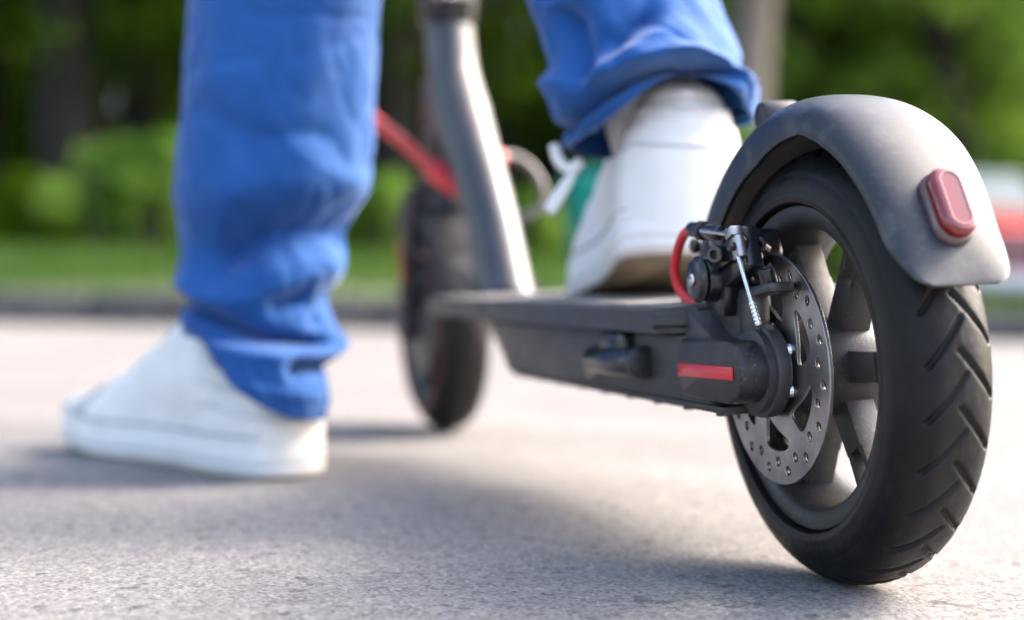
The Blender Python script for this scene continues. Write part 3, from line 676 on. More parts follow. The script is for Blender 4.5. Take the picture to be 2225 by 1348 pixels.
# ---- shoes, modelled toe forward along +x and then placed
SL = 0.292
TS = np.array([0, .01, .03, .06, .10, .18, .30, .42, .55, .68, .78, .86, .92, .96, .985, 1.0])
WS = np.array([0, .012, .0205,   .0300, .0345, .0360, .0350, .0338, .0385, .0455, .0465, .0420, .0335, .0235, .0140, 0.0])
def sole_w(t):
    w_ = np.interp(t, TS, WS)
    if t < 0.085: w_ = 0.0335*math.sqrt(max(0.0, 1-(1-t/0.085)**2))
    if t > 0.90: w_ = 0.0372*math.sqrt(max(0.0, 1-((t-0.90)/0.10)**2))
    return w_
HT = np.array([0, .05, .15, .28, .36, .45, .55, .66, .76, .86, .94, 1.0]); HLOW = np.array([.066, .070, .074, .092, .118, .126, .106, .082, .063, .049, .039, .030]); HHIGH = np.array([.104, .112, .116, .120, .124, .112, .094, .074, .060, .052, .044, .036])
def curve_line(t): return 0.010*np.sin(np.pi*(t-0.25)/0.75)*(t > 0.25)*(t < 1)   # banana bend of the last
def shoe(side, place, name_label, HH):
    """side +1 = left foot (big toe towards -y)"""
    ts = 0.5-0.5*np.cos(np.linspace(0, np.pi, 110)); NT = len(ts)
    sh = mesh_sole = None
    # upper
    al = np.linspace(-0.06, math.pi+0.06, 60); V = []
    zb = 0.024
    for t in ts:
        w_ = float(sole_w(t))*0.965*(1.0 if HH[0] < 0.1 else 1.20); h = float(np.interp(t, HT, HH)); cy = -side*float(curve_line(t))
        for a in al:
            c, s_ = math.cos(a), max(math.sin(a), -0.06)
            narrow = 1-(0.16 if HH[0] < 0.1 else 0.09)*float(sstep(0.25, 0.62, np.array(1-t)))*max(s_, 0)**2     # ankle narrower than the sole
            e = 0.55 if t < 0.4 else 0.55+0.25*min(1, (t-0.4)/0.3)
            y = w_*np.sign(c)*abs(c)**(0.72)*narrow; z = zb + (h-zb)*np.sign(s_)*abs(s_)**e
            x = t*SL
            bul = 0.0
            # stitched seams and overlays in relief
            d_toe = (t-0.735) - 0.10*(abs(c))**1.5                                   # toe-cap seam, swept back towards the sides
            bul += -0.0030*math.exp(-(d_toe/0.007)**2) + 0.0012*(1/(1+math.exp(-d_toe*220)))
            heel = 1/(1+math.exp((t-0.19-0.5*(z-0.05))*90)); zt = 0.62*HH[1]
            bul += 0.0016*heel/(1+math.exp((z-zt)*1500))
            bul += -0.0016*math.exp(-((z-HH[1]*0.80+0.05*t)/0.0020)**2)/(1+math.exp((t-0.36)*60))
            bul += -0.0014*math.exp(-((z-HH[1]*0.89+0.05*t)/0.0022)**2)/(1+math.exp((t-0.36)*60))
            bul += 0.0020*(vnoise(np.array(t*22), np.array(z*90+side*3), 8)-0.5)
            hx = math.exp(-(t/0.06)**2)
            V.append((x - bul*1.1*hx, cy + y + bul*np.sign(c)*min(1, abs(c)*3)*min(1.0, w_/0.012)*(1-0.6*hx), z + bul*max(s_, 0)**3*0.9))
    up = np.array(V)
    # sole band and outsole
    zs = [(0.0, .93), (0.0015, 1.0), (0.006, 1.03), (0.0075, 1.03), (0.0085, 1.005), (0.0100, 1.03), (0.0200, 1.025), (0.0215, 1.0), (0.0230, 1.022), (0.0270, 1.015), (0.0285, .99), (0.0285, .90)]
    out = []
    for t in ts: out.append((t, 1))
    per = [(t, 1) for t in ts] + [(t, -1) for t in ts[::-1][1:-1]]
    rings = []
    for z, k in zs:
        for t, s_ in per:
            w_ = float(sole_w(t))*(1.0 if HH[0] < 0.1 else 1.18); cx = 0.47+(t-0.47)*(1+(k-1)*0.5)
            rings.append((cx*SL, -side*float(curve_line(t)) + s_*w_*k, z))
    ring = np.array(rings); n = len(per)
    # toe spring
    def spring(P): P = P.copy(); P[:, 2] += 0.012*np.clip((P[:, 0]/SL-0.72)/0.28, 0, 1)**2; return P
    up, ring = spring(up), spring(ring)
    U = place(up); Rg = place(ring)
    o = pmesh('sneaker', U, grid_faces(NT, len(al)), WHITE); weld(o); o['label'] = name_label
    def sub(nm, Vv, Ff, mm): return pmesh(nm, Vv, Ff, mm, o)
    F = grid_faces(len(zs), n, wrapv=True)
    sub('sole', Rg, F, RUBW)
    bot = ring[:n].copy(); bot = np.concatenate([bot, bot+np.array([0, 0, 0.0030])]); bot[:n, 2] -= 0.0008
    c0 = np.array([[0.5*SL, 0, -0.0008]]); bot = np.concatenate([bot, c0])
    Fo = [(i, (i+1) % n, n+(i+1) % n, n+i) for i in range(n)]
    half = len(ts)
    # bottom cap as strips across the sole
    for i in range(half-1):
        j0 = (n-i) % n; j1 = n-i-1
        if i == 0: Fo.append((0, 1, n-1))
        elif i < half-2: Fo.append((i, i+1, j1, j0))
        else: Fo.append((i, i+1, j0))
    bot = np.concatenate([place(bot[:-1])]); sub('outsole', bot, Fo, OUTS)
    # welt between upper and sole, and the pin line round the sole
    for zi, kk, rr_, mm in ((0.0290, 1.0, 0.0012, SEAM), (0.0085, 1.022, 0.0010, PIPE)):
        pts = [(t*SL, -side*float(curve_line(t)) + s_*float(sole_w(t))*(1.0 if HH[0] < 0.1 else 1.18)*kk, zi) for t, s_ in per[::2]]
        pts = place(spring(np.array(pts))) - PLOC
        MB().tube([tuple(p) for p in pts], rr_, n=6, sub=0).build('sole_line', mm, o)
    # raised stitching: toe cap, heel counter, collar
    G = up.reshape(NT, len(al), 3)
    def seam(fn, ka, kb, r=0.0019):
        pts = []
        for k in range(ka, kb, 2):
            t = fn(k); 
            if t is None: continue
            i = int(np.argmin(np.abs(ts-t))); pts.append(tuple(place(G[i, k][None, :])[0] - PLOC))
        if len(pts) > 3: MB().tube(pts, r, n=8, sub=2).build('stitched_seam', SEAM, o)
    nA = len(al)
    seam(lambda k: 0.735+0.10*abs(math.cos(al[k]))**1.5, 1, nA-1)
    seam(lambda k: 0.755+0.10*abs(math.cos(al[k]))**1.5, 1, nA-1, 0.0012)
    for z0, t1 in ((HH[1]*0.60, 0.30), (HH[1]*0.82, 0.34)):
        pts = []
        for sd in (1, -1):
            half_ = []
            for i in range(0, NT, 2):
                if ts[i] > t1: break
                col = G[i]; rng = range(0, nA//2) if sd > 0 else range(nA-1, nA//2, -1)
                k = min(rng, key=lambda q: abs(col[q, 2]-z0-0.03*ts[i])); half_.append(tuple(place(col[k][None, :])[0]-PLOC))
            pts = pts + half_ if sd < 0 else half_[::-1]
        if len(pts) > 3: MB().tube(pts, 0.0011, n=8, sub=2).build('stitched_seam', PIPE, o)
    # laces across the instep
    for k in range(5):
        t = 0.44+0.055*k; h = float(np.interp(t, HT, HH)); cy = -side*float(curve_line(t)); w_ = float(sole_w(t))*0.55
        P = np.array([(t*SL-0.004, cy-w_*0.8, h-0.018), (t*SL, cy-w_*0.45, h-0.003), (t*SL+0.002, cy, h+0.0022), (t*SL+0.004, cy+w_*0.45, h-0.003), (t*SL+0.008, cy+w_*0.8, h-0.018)])
        P = spring(P); P = place(P) - PLOC
        MB().tube([tuple(p) for p in P], 0.0030, n=8, sub=5).build('lace', WHITE, o)
    return o
def placer(heel, yaw, bend=0.0, base=0.0, pivot=0.70):
    c, s_ = math.cos(yaw), math.sin(yaw)
    def f(P):
        P = np.array(P, float).copy()
        if bend:
            x0 = pivot*SL; Lb = 0.05
            ang = bend*np.clip((x0+Lb/2-P[:, 0])/Lb, 0, 1)
            dx = P[:, 0]-x0; z = P[:, 2].copy()
            P[:, 0] = x0 + dx*np.cos(ang) - z*np.sin(-ang)*-1*-1 if False else x0 + dx*np.cos(ang) + z*np.sin(ang)
            P[:, 2] = -dx*np.sin(ang) + z*np.cos(ang)
        X = heel[0] + P[:, 0]*c - P[:, 1]*s_; Y = heel[1] + P[:, 0]*s_ + P[:, 1]*c
        return np.stack([X, Y, P[:, 2] + heel[2]], -1)
    return f
shoe(+1, placer((0.442, 0.206, 0.0009), math.radians(31)), 'white low sneaker flat on the asphalt', HLOW)
# right foot on the footboard (z of the leaning board under the foot), heel lifted
shoe(-1, placer((0.188, 0.0150, 0.1378), math.radians(-17), bend=math.radians(8.0)), 'white sneaker on the footboard with its heel lifted', HHIGH)
SOCKM = mat('white_sock', (0.72, 0.71, 0.70), 0.85, bump=0.5, bscale=600)
for pts in ([(0.262, -0.004, 0.195), (0.262, 0.000, 0.235), (0.268, 0.010, 0.275), (0.285, 0.020, 0.33)],):
    MB().tube([tuple(np.array(p)-PLOC) for p in pts], 0.036, n=28, sub=6, radii=[0.033, 0.033, 0.034, 0.034]).build('sock', SOCKM, person)
# loose lace end hanging beside the ankle
LC = [at(1262, 352, 0.985), at(1248, 372, 0.985), at(1232, 398, 0.98), at(1212, 430, 0.975), at(1192, 462, 0.972)]
MB().tube([tuple(np.array(p)-PLOC) for p in LC], 0.0045, n=10, sub=6, radii=[0.002, 0.0026, 0.0040, 0.0046, 0.0042]).build('loose_lace', WHITE, person)
LC = [at(1205, 318, 1.0), at(1215, 350, 0.995), at(1240, 368, 0.99), at(1262, 352, 0.985)]
MB().tube([tuple(np.array(p)-PLOC) for p in LC], 0.0040, n=10, sub=6).build('loose_lace', WHITE, person)

# ---- trousers: each leg is a lofted tube with its folds pushed in and out as relief
def seg_dist(px, py, poly):
    best = np.full(px.shape, 1e9)
    for (x0, y0), (x1, y1) in zip(poly, poly[1:]):
        dx, dy = x1-x0, y1-y0; t = np.clip(((px-x0)*dx+(py-y0)*dy)/(dx*dx+dy*dy), 0, 1)
        best = np.minimum(best, np.hypot(px-x0-t*dx, py-y0-t*dy))
    return best
def leg(rows, upper, D, folds, hem, NR=230, NA=150, seed=1):
    """rows: (photo y, left x, right x) silhouettes at depth D, hem row first; upper: (x,y,z,radius) above the frame"""
    ys = np.array([r[0] for r in rows], float); cx = np.array([(r[1]+r[2])/2 for r in rows]); hw = np.array([(r[2]-r[1])/2 for r in rows])
    C, RAD = [], []
    for k in range(len(rows)):
        d = D + (rows[k][3] if len(rows[k]) > 3 else 0.0)
        C.append(at(cx[k], ys[k], d)); RAD.append(hw[k]/FPX*d)
    nvis = len(C)
    for x, y, z, r in upper: C.append(np.array([x, y, z])); RAD.append(r)
    C = np.array(C); RAD = np.array(RAD)
    Lk = np.concatenate([[0], np.cumsum(np.linalg.norm(np.diff(C, axis=0), axis=1))])
    sv = np.concatenate([np.linspace(0, Lk[nvis-1], int(NR*0.72)), np.linspace(Lk[nvis-1], Lk[-1], int(NR*0.28)+1)[1:]])
    def smooth_interp(v): 
        return np.interp(sv, Lk, v)
    Cs = np.stack([smooth_interp(C[:, k]) for k in range(3)], -1); Rs = smooth_interp(RAD)
    ker = np.hanning(15); ker /= ker.sum()
    def sm(a): return np.convolve(np.pad(a, 7, mode='reflect', reflect_type='odd'), ker, 'valid')
    Cs = np.stack([sm(Cs[:, k]) for k in range(3)], -1); Rs = sm(Rs)
    th = np.linspace(0, 2*np.pi, NA, endpoint=False)                # 0 = camera right, pi/2 = away from the camera
    rg = np.array([RH[0], RH[1], 0]); fw = np.array([FH[0], FH[1], 0])
    Vn = np.cos(th)[None, :, None]*rg + np.sin(th)[None, :, None]*fw
    P = Cs[:, None, :] + Rs[:, None, None]*(np.cos(th)[None, :, None]*rg + 0.98*np.sin(th)[None, :, None]*fw)
    # hem: each strand starts at its own height
    hz = hem(th); fadeh = np.exp(-(sv/0.045)**2)[:, None]
    P[:, :, 2] += hz[None, :]*fadeh
    d = P - CAM; z = d@CF; px = PW/2+FPX*(d@CR)/z; py = PH/2-FPX*(d@CU)/z
    back = np.sin(th)[None, :] > 0.15
    disp = np.zeros(px.shape)
    for poly, wd, amt in folds:
        g = np.exp(-(seg_dist(px, py, poly)/wd)**(1.25 if wd <= 30 else 1.6))*amt
        disp += np.where(back, g*0.6*np.clip(1-np.sin(th)[None, :], 0.25, 1), g)
    disp += 0.0035*(vnoise(th[None, :]*2.2+seed*7+0*px, sv[:, None]*22+0*px, seed)-0.5) + 0.0012*(vnoise(th[None, :]*6+0*px, sv[:, None]*70+0*px, seed+1)-0.5)
    disp += 0.006*np.clip(sv[:, None]/0.5-0.8, 0, 1)*(vnoise(th[None, :]*3+0*px, sv[:, None]*14+0*px, seed+2)-0.5)
    q1 = th[None, :]*5.0+sv[:, None]*38+seed; q2 = th[None, :]*2.0-sv[:, None]*60
    rid = 1-np.abs(2*vnoise(q1*0.7+0*px, q2*0.5+0*px, seed+5)-1); disp += -0.0022*np.clip(rid-0.55, 0, 1)*np.clip(1.3-sv[:, None]*2.2, 0.3, 1)*2
    # stitched hem edge
    disp += -0.0010*np.exp(-((sv[:, None]-0.022)/0.0022)**2)
    P = P + Vn*disp[:, :, None]
    # turn the hem inside so the cloth has a thickness and an inner face
    inner = P[:14][::-1] - Vn*0.0022
    Pall = np.concatenate([inner, P], 0)
    return Pall.reshape(-1, 3), grid_faces(Pall.shape[0], NA, wrapv=True)
def hemL(th):   # higher at the instep (photo left), low at the heel (photo right / camera side)
    return 0.052*np.clip((1-np.cos(th-0.15))/2, 0, 1)**2.2
rowsL = [(908, 440, 704, -.035), (880, 432, 706, -.035), (850, 424, 712, -.033), (800, 414, 726, -.028), (765, 408, 738, -.02), (742, 404, 746), (715, 402, 732), (680, 396, 724), (640, 380, 722), (600, 384, 738), (560, 388, 752), (500, 391, 772), (400, 388, 800), (300, 393, 811), (200, 400, 818), (100, 408, 823), (0, 415, 826), (-60, 420, 830)]
foldsL = [([(400, 625), (470, 500), (505, 430)], 26, 0.0045), ([(470, 560), (540, 520), (640, 500), (745, 505)], 48, -0.0120), ([(420, 420), (600, 395), (780, 410)], 50, 0.0030), ([(470, 590), (560, 600), (660, 570)], 30, 0.0030),
          ([(425, 655), (560, 650), (690, 590), (745, 545)], 38, 0.0070), ([(380, 648), (450, 688), (560, 736), (712, 748)], 12, -0.0100), ([(600, 662), (655, 650)], 16, -0.0060),
          ([(420, 700), (560, 772), (735, 775)], 20, 0.0050), ([(660, 803), (735, 796)], 20, -0.0095), ([(735, 740), (750, 745)], 30, 0.0060), ([(430, 830), (560, 850), (690, 860)], 26, 0.0030),
          ([(470, 40), (452, 200), (430, 380)], 26, 0.0014), ([(770, 60), (745, 240), (735, 420)], 40, -0.0008), ([(560, 200), (640, 330), (760, 400)], 28, 0.0016), ([(560, 28), (800, 40)], 9, -0.0009), ([(410, 150), (560, 120)], 14, -0.0008), ([(640, 120), (800, 80)], 14, -0.0007), ([(430, 240), (560, 300), (700, 290)], 30, -0.0016), ([(720, 640), (700, 700)], 18, -0.0045)]
VL, FL = leg(rowsL, [(0.505, 0.212, 0.44, 0.080), (0.52, 0.205, 0.52, 0.088), (0.47, 0.185, 0.68, 0.094), (0.42, 0.165, 0.82, 0.100), (0.40, 0.150, 0.92, 0.102)], 1.165, [(p, w_, k_*(2.4 if k_ < 0 else 1.15)) for p, w_, k_ in foldsL], hemL, seed=3)
def hemR(th):   # arched over the heel, dipping in front
    c, s_ = np.cos(th), np.sin(th)
    return 0.032*np.exp(-((np.mod(th+np.pi/2-0.05+np.pi, 2*np.pi)-np.pi)/0.75)**2) + 0.018*sstep(0.2, 0.95, (c+1)/2) - 0.004*np.clip(s_, 0, 1)
rowsR = [(322, 1232, 1640, 0.01), (300, 1212, 1646, .01), (262, 1196, 1652, .005), (225, 1189, 1650), (195, 1186, 1632), (172, 1184, 1616), (150, 1186, 1609, .003), (125, 1180, 1604, .006), (90, 1168, 1594, .012), (40, 1152, 1574, .022), (0, 1140, 1560, .03), (-60, 1124, 1540, .045)]
foldsR = [([(1222, 40), (1232, 90), (1245, 150)], 40, -0.0105), ([(1330, 95), (1365, 60), (1410, 38)], 30, -0.0085), ([(1285, 160), (1340, 120), (1400, 85), (1440, 60)], 24, 0.0060),
          ([(1205, 288), (1250, 245), (1305, 203), (1370, 166), (1450, 150), (1600, 152)], 13, -0.0115), ([(1190, 180), (1300, 168), (1380, 135), (1500, 115)], 24, 0.0058),
          ([(1270, 260), (1350, 208), (1450, 178), (1600, 190)], 22, 0.0030), ([(1600, 140), (1612, 150)], 26, 0.0050), ([(1180, 10), (1300, -10)], 20, 0.004), ([(1480, 60), (1560, 100)], 40, 0.002)]
VR, FR = leg(rowsR, [(0.325, 0.025, 0.42, 0.074), (0.385, 0.020, 0.52, 0.084), (0.415, 0.030, 0.60, 0.090), (0.41, 0.06, 0.75, 0.096), (0.385, 0.085, 0.92, 0.102)], 0.975, [(p, w_, k_*(2.1 if k_ < 0 else 1.25)) for p, w_, k_ in foldsR], hemR, seed=5)
# seat of the trousers joins both legs
def loft(rings, n=48):
    V = []
    for (x, y, z, rx, ry) in rings:
        for k in range(n):
            a = 2*math.pi*k/n; V.append((x+rx*math.cos(a), y+ry*math.sin(a), z))
    return np.array(V), grid_faces(len(rings), n, wrapv=True)
VS, FS = loft([(0.395, 0.118, 0.80, 0.010, 0.020), (0.395, 0.118, 0.815, 0.085, 0.10), (0.395, 0.118, 0.86, 0.118, 0.160), (0.390, 0.118, 0.93, 0.128, 0.172), (0.385, 0.118, 1.00, 0.118, 0.162), (0.385, 0.118, 1.04, 0.112, 0.155)])
Vt = np.concatenate([VL, VR, VS]); Ft = np.concatenate([FL, FR+len(VL), FS+len(VL)+len(VR)])
tr = pmesh('trousers', Vt, Ft, BLUE); tr['label'] = 'bright blue cotton trousers, creased at the ankles'

# ---- body: one continuous skinned figure (legs hidden in the trousers, upper body above the frame)
def skin_body():
    J = {'pelvis': (0.385, 0.118, 0.96, .105), 'waist': (0.39, 0.118, 1.08, .10), 'chest': (0.42, 0.118, 1.26, .125), 'neckb': (0.44, 0.118, 1.43, .065), 'neck': (0.455, 0.118, 1.49, .048),
         'head': (0.475, 0.118, 1.56, .075), 'crown': (0.475, 0.118, 1.66, .070),
         'hipL': (0.40, 0.17, 0.90, .080), 'kneeL': (0.515, 0.205, 0.50, .050), 'ankL': (0.492, 0.236, 0.10, .020), 'ballL': (0.565, 0.278, 0.050, .014),
         'hipR': (0.385, 0.07, 0.90, .080), 'kneeR': (0.415, 0.02, 0.58, .050), 'ankR': (0.252, 0.004, 0.235, .026), 'ballR': (0.33, -0.022, 0.185, .014),
         'shL': (0.435, 0.30, 1.38, .055), 'elL': (0.45, 0.36, 1.14, .038), 'wrL': (0.62, 0.235, 1.135, .027),
         'shR': (0.435, -0.065, 1.38, .055), 'elR': (0.45, -0.20, 1.14, .038), 'wrR': (0.62, -0.135, 1.135, .027)}
    for sd, y in (('L', 0.225), ('R', -0.125)):
        J['palm'+sd] = (0.655, y, 1.140, .024)
        for k in range(4):
            yy = y - 0.032+0.021*k
            J['f%d1%s' % (k, sd)] = (0.676, yy, 1.128, .0095); J['f%d2%s' % (k, sd)] = (0.668, yy, 1.098, .0085)
        yy = y + (-0.03 if sd == 'L' else 0.03); J['t1'+sd] = (0.640, yy, 1.110, .010); J['t2'+sd] = (0.650, yy, 1.092, .009)
    E = [('pelvis', 'waist'), ('waist', 'chest'), ('chest', 'neckb'), ('neckb', 'neck'), ('neck', 'head'), ('head', 'crown')]
    for sd in 'LR':
        E += [('pelvis', 'hip'+sd), ('hip'+sd, 'knee'+sd), ('knee'+sd, 'ank'+sd), ('ank'+sd, 'ball'+sd), ('chest', 'sh'+sd), ('sh'+sd, 'el'+sd), ('el'+sd, 'wr'+sd), ('wr'+sd, 'palm'+sd), ('palm'+sd, 't1'+sd), ('t1'+sd, 't2'+sd)]
        for k in range(4): E += [('palm'+sd, 'f%d1%s' % (k, sd)), ('f%d1%s' % (k, sd), 'f%d2%s' % (k, sd))]
    names = list(J); idx = {n: i for i, n in enumerate(names)}
    me = bpy.data.meshes.new('body'); me.from_pydata([tuple(np.array(J[n][:3])-PLOC) for n in names], [(idx[a], idx[b]) for a, b in E], [])
    o = link(bpy.data.objects.new('body', me), person); me.materials.append(SKIN)
    sk = o.modifiers.new('skin', 'SKIN'); lay = me.skin_vertices[0] if me.skin_vertices else None
    if lay is None:
        bpy.context.view_layer.objects.active = o; bpy.ops.object.modifier_add(type='SKIN'); lay = me.skin_vertices[0]
    for i, n in enumerate(names):
        r = J[n][3]; lay.data[i].radius = (r, r); lay.data[i].use_root = (n == 'pelvis')
    ss = o.modifiers.new('smooth', 'SUBSURF'); ss.levels = 2; ss.render_levels = 2
    for p in me.polygons: p.use_smooth = True
    sk.use_smooth_shade = True
    return o
try: skin_body()
except Exception as ex: print('skin failed', ex)
# shirt and hair above the frame
VS, FS = loft([(0.385, 0.118, 0.98, 0.124, 0.168), (0.39, 0.118, 1.08, 0.122, 0.160), (0.41, 0.118, 1.22, 0.130, 0.178), (0.43, 0.118, 1.34, 0.125, 0.195), (0.437, 0.118, 1.41, 0.100, 0.170), (0.443, 0.118, 1.45, 0.066, 0.085), (0.446, 0.118, 1.465, 0.060, 0.064)])
pmesh('shirt', VS, FS, mat('white_shirt', (0.7, 0.7, 0.7), 0.8))
VH, FH_ = loft([(0.445, 0.118, 1.56, 0.060, 0.078), (0.455, 0.118, 1.64, 0.090, 0.086), (0.465, 0.118, 1.70, 0.085, 0.080), (0.470, 0.118, 1.735, 0.055, 0.050), (0.470, 0.118, 1.745, 0.004, 0.004)])
pmesh('hair', VH, FH_, mat('brown_hair', (0.05, 0.03, 0.02), 0.6))

# ================================================================== BACKGROUND
BARK = mat('bark', (0.012, 0.009, 0.006), 0.9, alt=(0.026, 0.021, 0.015), scale=5, lo=0.35, hi=0.7, bump=0.8, bscale=25, stretch=(3, 3, 0.5))
BARKL = mat('pale_bark', (0.16, 0.13, 0.105), 0.9, alt=(0.24, 0.20, 0.165), scale=5, lo=0.35, hi=0.7, bump=0.8, bscale=25, stretch=(3, 3, 0.5))
LEAFD = leaf_mat('dark_leaves', (0.007, 0.026, 0.0015), (0.110, 0.200, 0.006), 1.0, 0.6)
LEAFM = leaf_mat('mid_leaves', (0.022, 0.075, 0.002), (0.270, 0.420, 0.010), 1.1, 0.65)
LEAFL = leaf_mat('light_leaves', (0.075, 0.180, 0.020), (0.30, 0.46, 0.08), 1.6, 0.6)
def leaves(centres, radii, per, size, seed, flat=0.8):
    g = np.random.default_rng(seed); n = len(centres)*per
    c = np.repeat(np.array(centres), per, 0); rr = np.repeat(np.array(radii), per)
    d = g.normal(0, 1, (n, 3)); d /= np.linalg.norm(d, axis=1)[:, None]; d[:, 2] *= flat
    p = c + d*(rr*g.uniform(0.35, 1.0, n)**0.6)[:, None]
    a = g.normal(0, 1, (n, 3)); a /= np.linalg.norm(a, axis=1)[:, None]
    b = np.cross(a, g.normal(0, 1, (n, 3))); b /= np.linalg.norm(b, axis=1)[:, None]
    s_ = size*g.uniform(0.6, 1.25, n)[:, None]
    q = np.cross(a, b)*0.18
    V = np.stack([p-a*s_*0.6, p+b*s_*0.32+q*s_, p+a*s_*0.6, p-b*s_*0.32+q*s_], 1).reshape(-1, 3)
    k = np.arange(n)*4
    F = np.concatenate([np.stack([k, k+1, k+2], -1), np.stack([k, k+2, k+3], -1)])
    return V, F
def make_crown(seed, z0, z1, rad, ncl, per, size, m):
    g = np.random.default_rng(seed); cs, rs = [], []
    for i in range(ncl):
        t = g.uniform(0, 1); a = g.uniform(0, 2*np.pi); prof = math.sin(math.pi*min(0.95, 0.12+0.85*t))**0.7
        r = rad*prof*g.uniform(0.35, 1.0)
        cs.append((r*math.cos(a), r*math.sin(a), z0+(z1-z0)*t)); rs.append(rad*g.uniform(0.22, 0.38))
    V, F = leaves(cs, rs, per, size, seed+1)
    o = mesh_np('crown', V, F, m, None, smooth=False); return o
def make_trunk(seed, h, r, z0, m):
    g = np.random.default_rng(seed); M_ = MB()
    pts = [(0, 0, -0.3)] + [(g.normal(0, 0.05)*k, g.normal(0, 0.05)*k, h*k/5) for k in range(1, 6)]
    M_.tube([(0, 0, -0.3), (0, 0, 0.0)] + pts[1:], r, n=12, sub=4, radii=[r*1.35, r*1.25, r, r*0.9, r*0.78, r*0.6, r*0.3])
    for k in range(6):
        a = g.uniform(0, 6.28); z = z0+(h-z0)*g.uniform(-0.05, 0.7); L = g.uniform(1.2, 2.4)
        M_.tube([(0, 0, z), (L*0.4*math.cos(a), L*0.4*math.sin(a), z+0.5), (L*math.cos(a), L*math.sin(a), z+1.2)], r*0.3, n=7, sub=3, radii=[r*0.38, r*0.25, r*0.08])
    return M_.build('trunk', m)
PROTO = {}
def tree(kind, r, f, scale, label, group='trees behind the lawn', rot=None, bark=BARK):
    key = kind
    x, y = gp(r, f); t = empty('tree', (x, y, float(lawn_h(np.array(r), np.array(f)))), (0, 0, random.uniform(0, 6.28) if rot is None else rot)); t.scale = (scale,)*3
    tag(t, label, 'tree', group)
    if key not in PROTO:
        if kind == 'dark': PROTO[key] = (make_trunk(3, 8.5, 0.24, 2.6, bark), make_crown(5, 2.3, 10, 3.0, 42, 150, 0.17, LEAFD))
        if kind == 'mid': PROTO[key] = (make_trunk(8, 8.0, 0.22, 2.2, bark), make_crown(9, 1.7, 9, 2.8, 44, 160, 0.16, LEAFM))
        if kind == 'low': PROTO[key] = (make_trunk(12, 5.0, 0.16, 1.2, bark), make_crown(13, 0.7, 6.2, 2.2, 46, 170, 0.14, LEAFL))
        if kind == 'pale': PROTO[key] = (make_trunk(15, 9.0, 0.21, 3.0, BARKL), make_crown(16, 3.2, 10, 2.8, 36, 150, 0.16, LEAFM))
        a, b = PROTO[key]; a.parent = t; b.parent = t
    else:
        for src in PROTO[key]:
            c = src.copy(); link(c, t)
    return t
def shrub(kind, r, f, scale, label, squash=1.0, group='shrubs on the lawn bank'):
    x, y = gp(r, f); t = empty('shrub', (x, y, float(lawn_h(np.array(r), np.array(f)))-0.03), (0, 0, random.uniform(0, 6.28))); t.scale = (scale, scale, scale*squash)
    tag(t, label, 'shrub', group); key = 'shrub'+kind
    if key not in PROTO:
        mm = {'light': LEAFL, 'mid': LEAFM, 'dark': LEAFD}[kind]; sd = {'light': 31, 'mid': 41, 'dark': 51}[kind]
        g = np.random.default_rng(sd); cs = [(g.normal(0, 0.26), g.normal(0, 0.26), g.uniform(0.15, 0.82)) for _ in range(22)]
        V, F = leaves(cs, [g.uniform(0.16, 0.26) for _ in cs], 150, 0.065, sd+1, 0.9)
        cr = mesh_np('foliage', V, F, mm, None, smooth=False); m = MB()
        for k in range(7):
            a = k*0.9; m.tube([(0.03*math.cos(a), 0.03*math.sin(a), -0.05), (0.12*math.cos(a), 0.12*math.sin(a), 0.35), (0.28*math.cos(a), 0.28*math.sin(a), 0.75)], 0.012, n=6, sub=3)
        PROTO[key] = (m.build('stem', BARK), cr)
        for o in PROTO[key]: o.parent = t
    else:
        for src in PROTO[key]: link(src.copy(), t)
    return t
def rpx(px, f): return (px-PW/2)/FPX*f
# trunks that can be told apart
tree('dark', rpx(165, 13.0), 13.0, 0.95, 'thick dark trunk at far left behind the lawn')
tree('dark', rpx(300, 15.0), 15.0, 0.85, 'brown dark trunk just left of the nearer trouser leg')
tree('dark', rpx(868, 14.0), 14.0, 0.9, 'dark trunk directly behind the scooter neck')
tree('dark', rpx(1090, 17.5), 17.5, 1.0, 'dark trunk between the neck and the raised trouser leg')
tree('pale', rpx(1618, 13.2), 13.2, 0.95, 'pale sunlit trunk beside the raised trouser leg')
tree('mid', rpx(1870, 18.0), 18.0, 1.0, 'leafy mid green tree above the mudguard', bark=BARK)
tree('low', rpx(2080, 15.5), 15.5, 0.95, 'low branching tree behind the red car roof')
tree('low', rpx(1720, 17.0), 17.0, 0.9, 'low bushy tree just right of the pale trunk')
tree('low', rpx(2330, 18.0), 18.0, 1.1, 'leafy tree at the right edge of the picture')
tree('dark', rpx(-90, 15.5), 15.5, 1.05, 'dark tree at the left edge of the picture')
k = 0
for r, f, kd, lb in ((-7.5, 20, 'mid', 'tree far back at left, behind the thick dark trunk'), (-6.3, 21, 'mid', 'tree far back between the two dark trunks at left'), (-9.0, 25, 'mid', 'tree far back beyond the far left trunk'), (rpx(225, 19), 19, 'low', 'low leafy tree seen between the two dark trunks at left'), (-3.6, 22, 'dark', 'dark tree far back behind the nearer trouser leg'), (-1.4, 24, 'dark', 'dark tree far back left of the scooter neck'),
                     (0.6, 25, 'dark', 'dark tree far back right of the scooter neck'), (2.6, 24, 'dark', 'dark tree far back behind the white sneaker heel'), (5.0, 25, 'mid', 'tree far back above the mudguard top'),
                     (8.0, 24, 'mid', 'tree far back at right, above the red car'), (-10, 17, 'mid', 'tree standing off to the left of the lawn')):
    tree(kd, r, f, 1.1, lb, 'trees at the back of the wood')
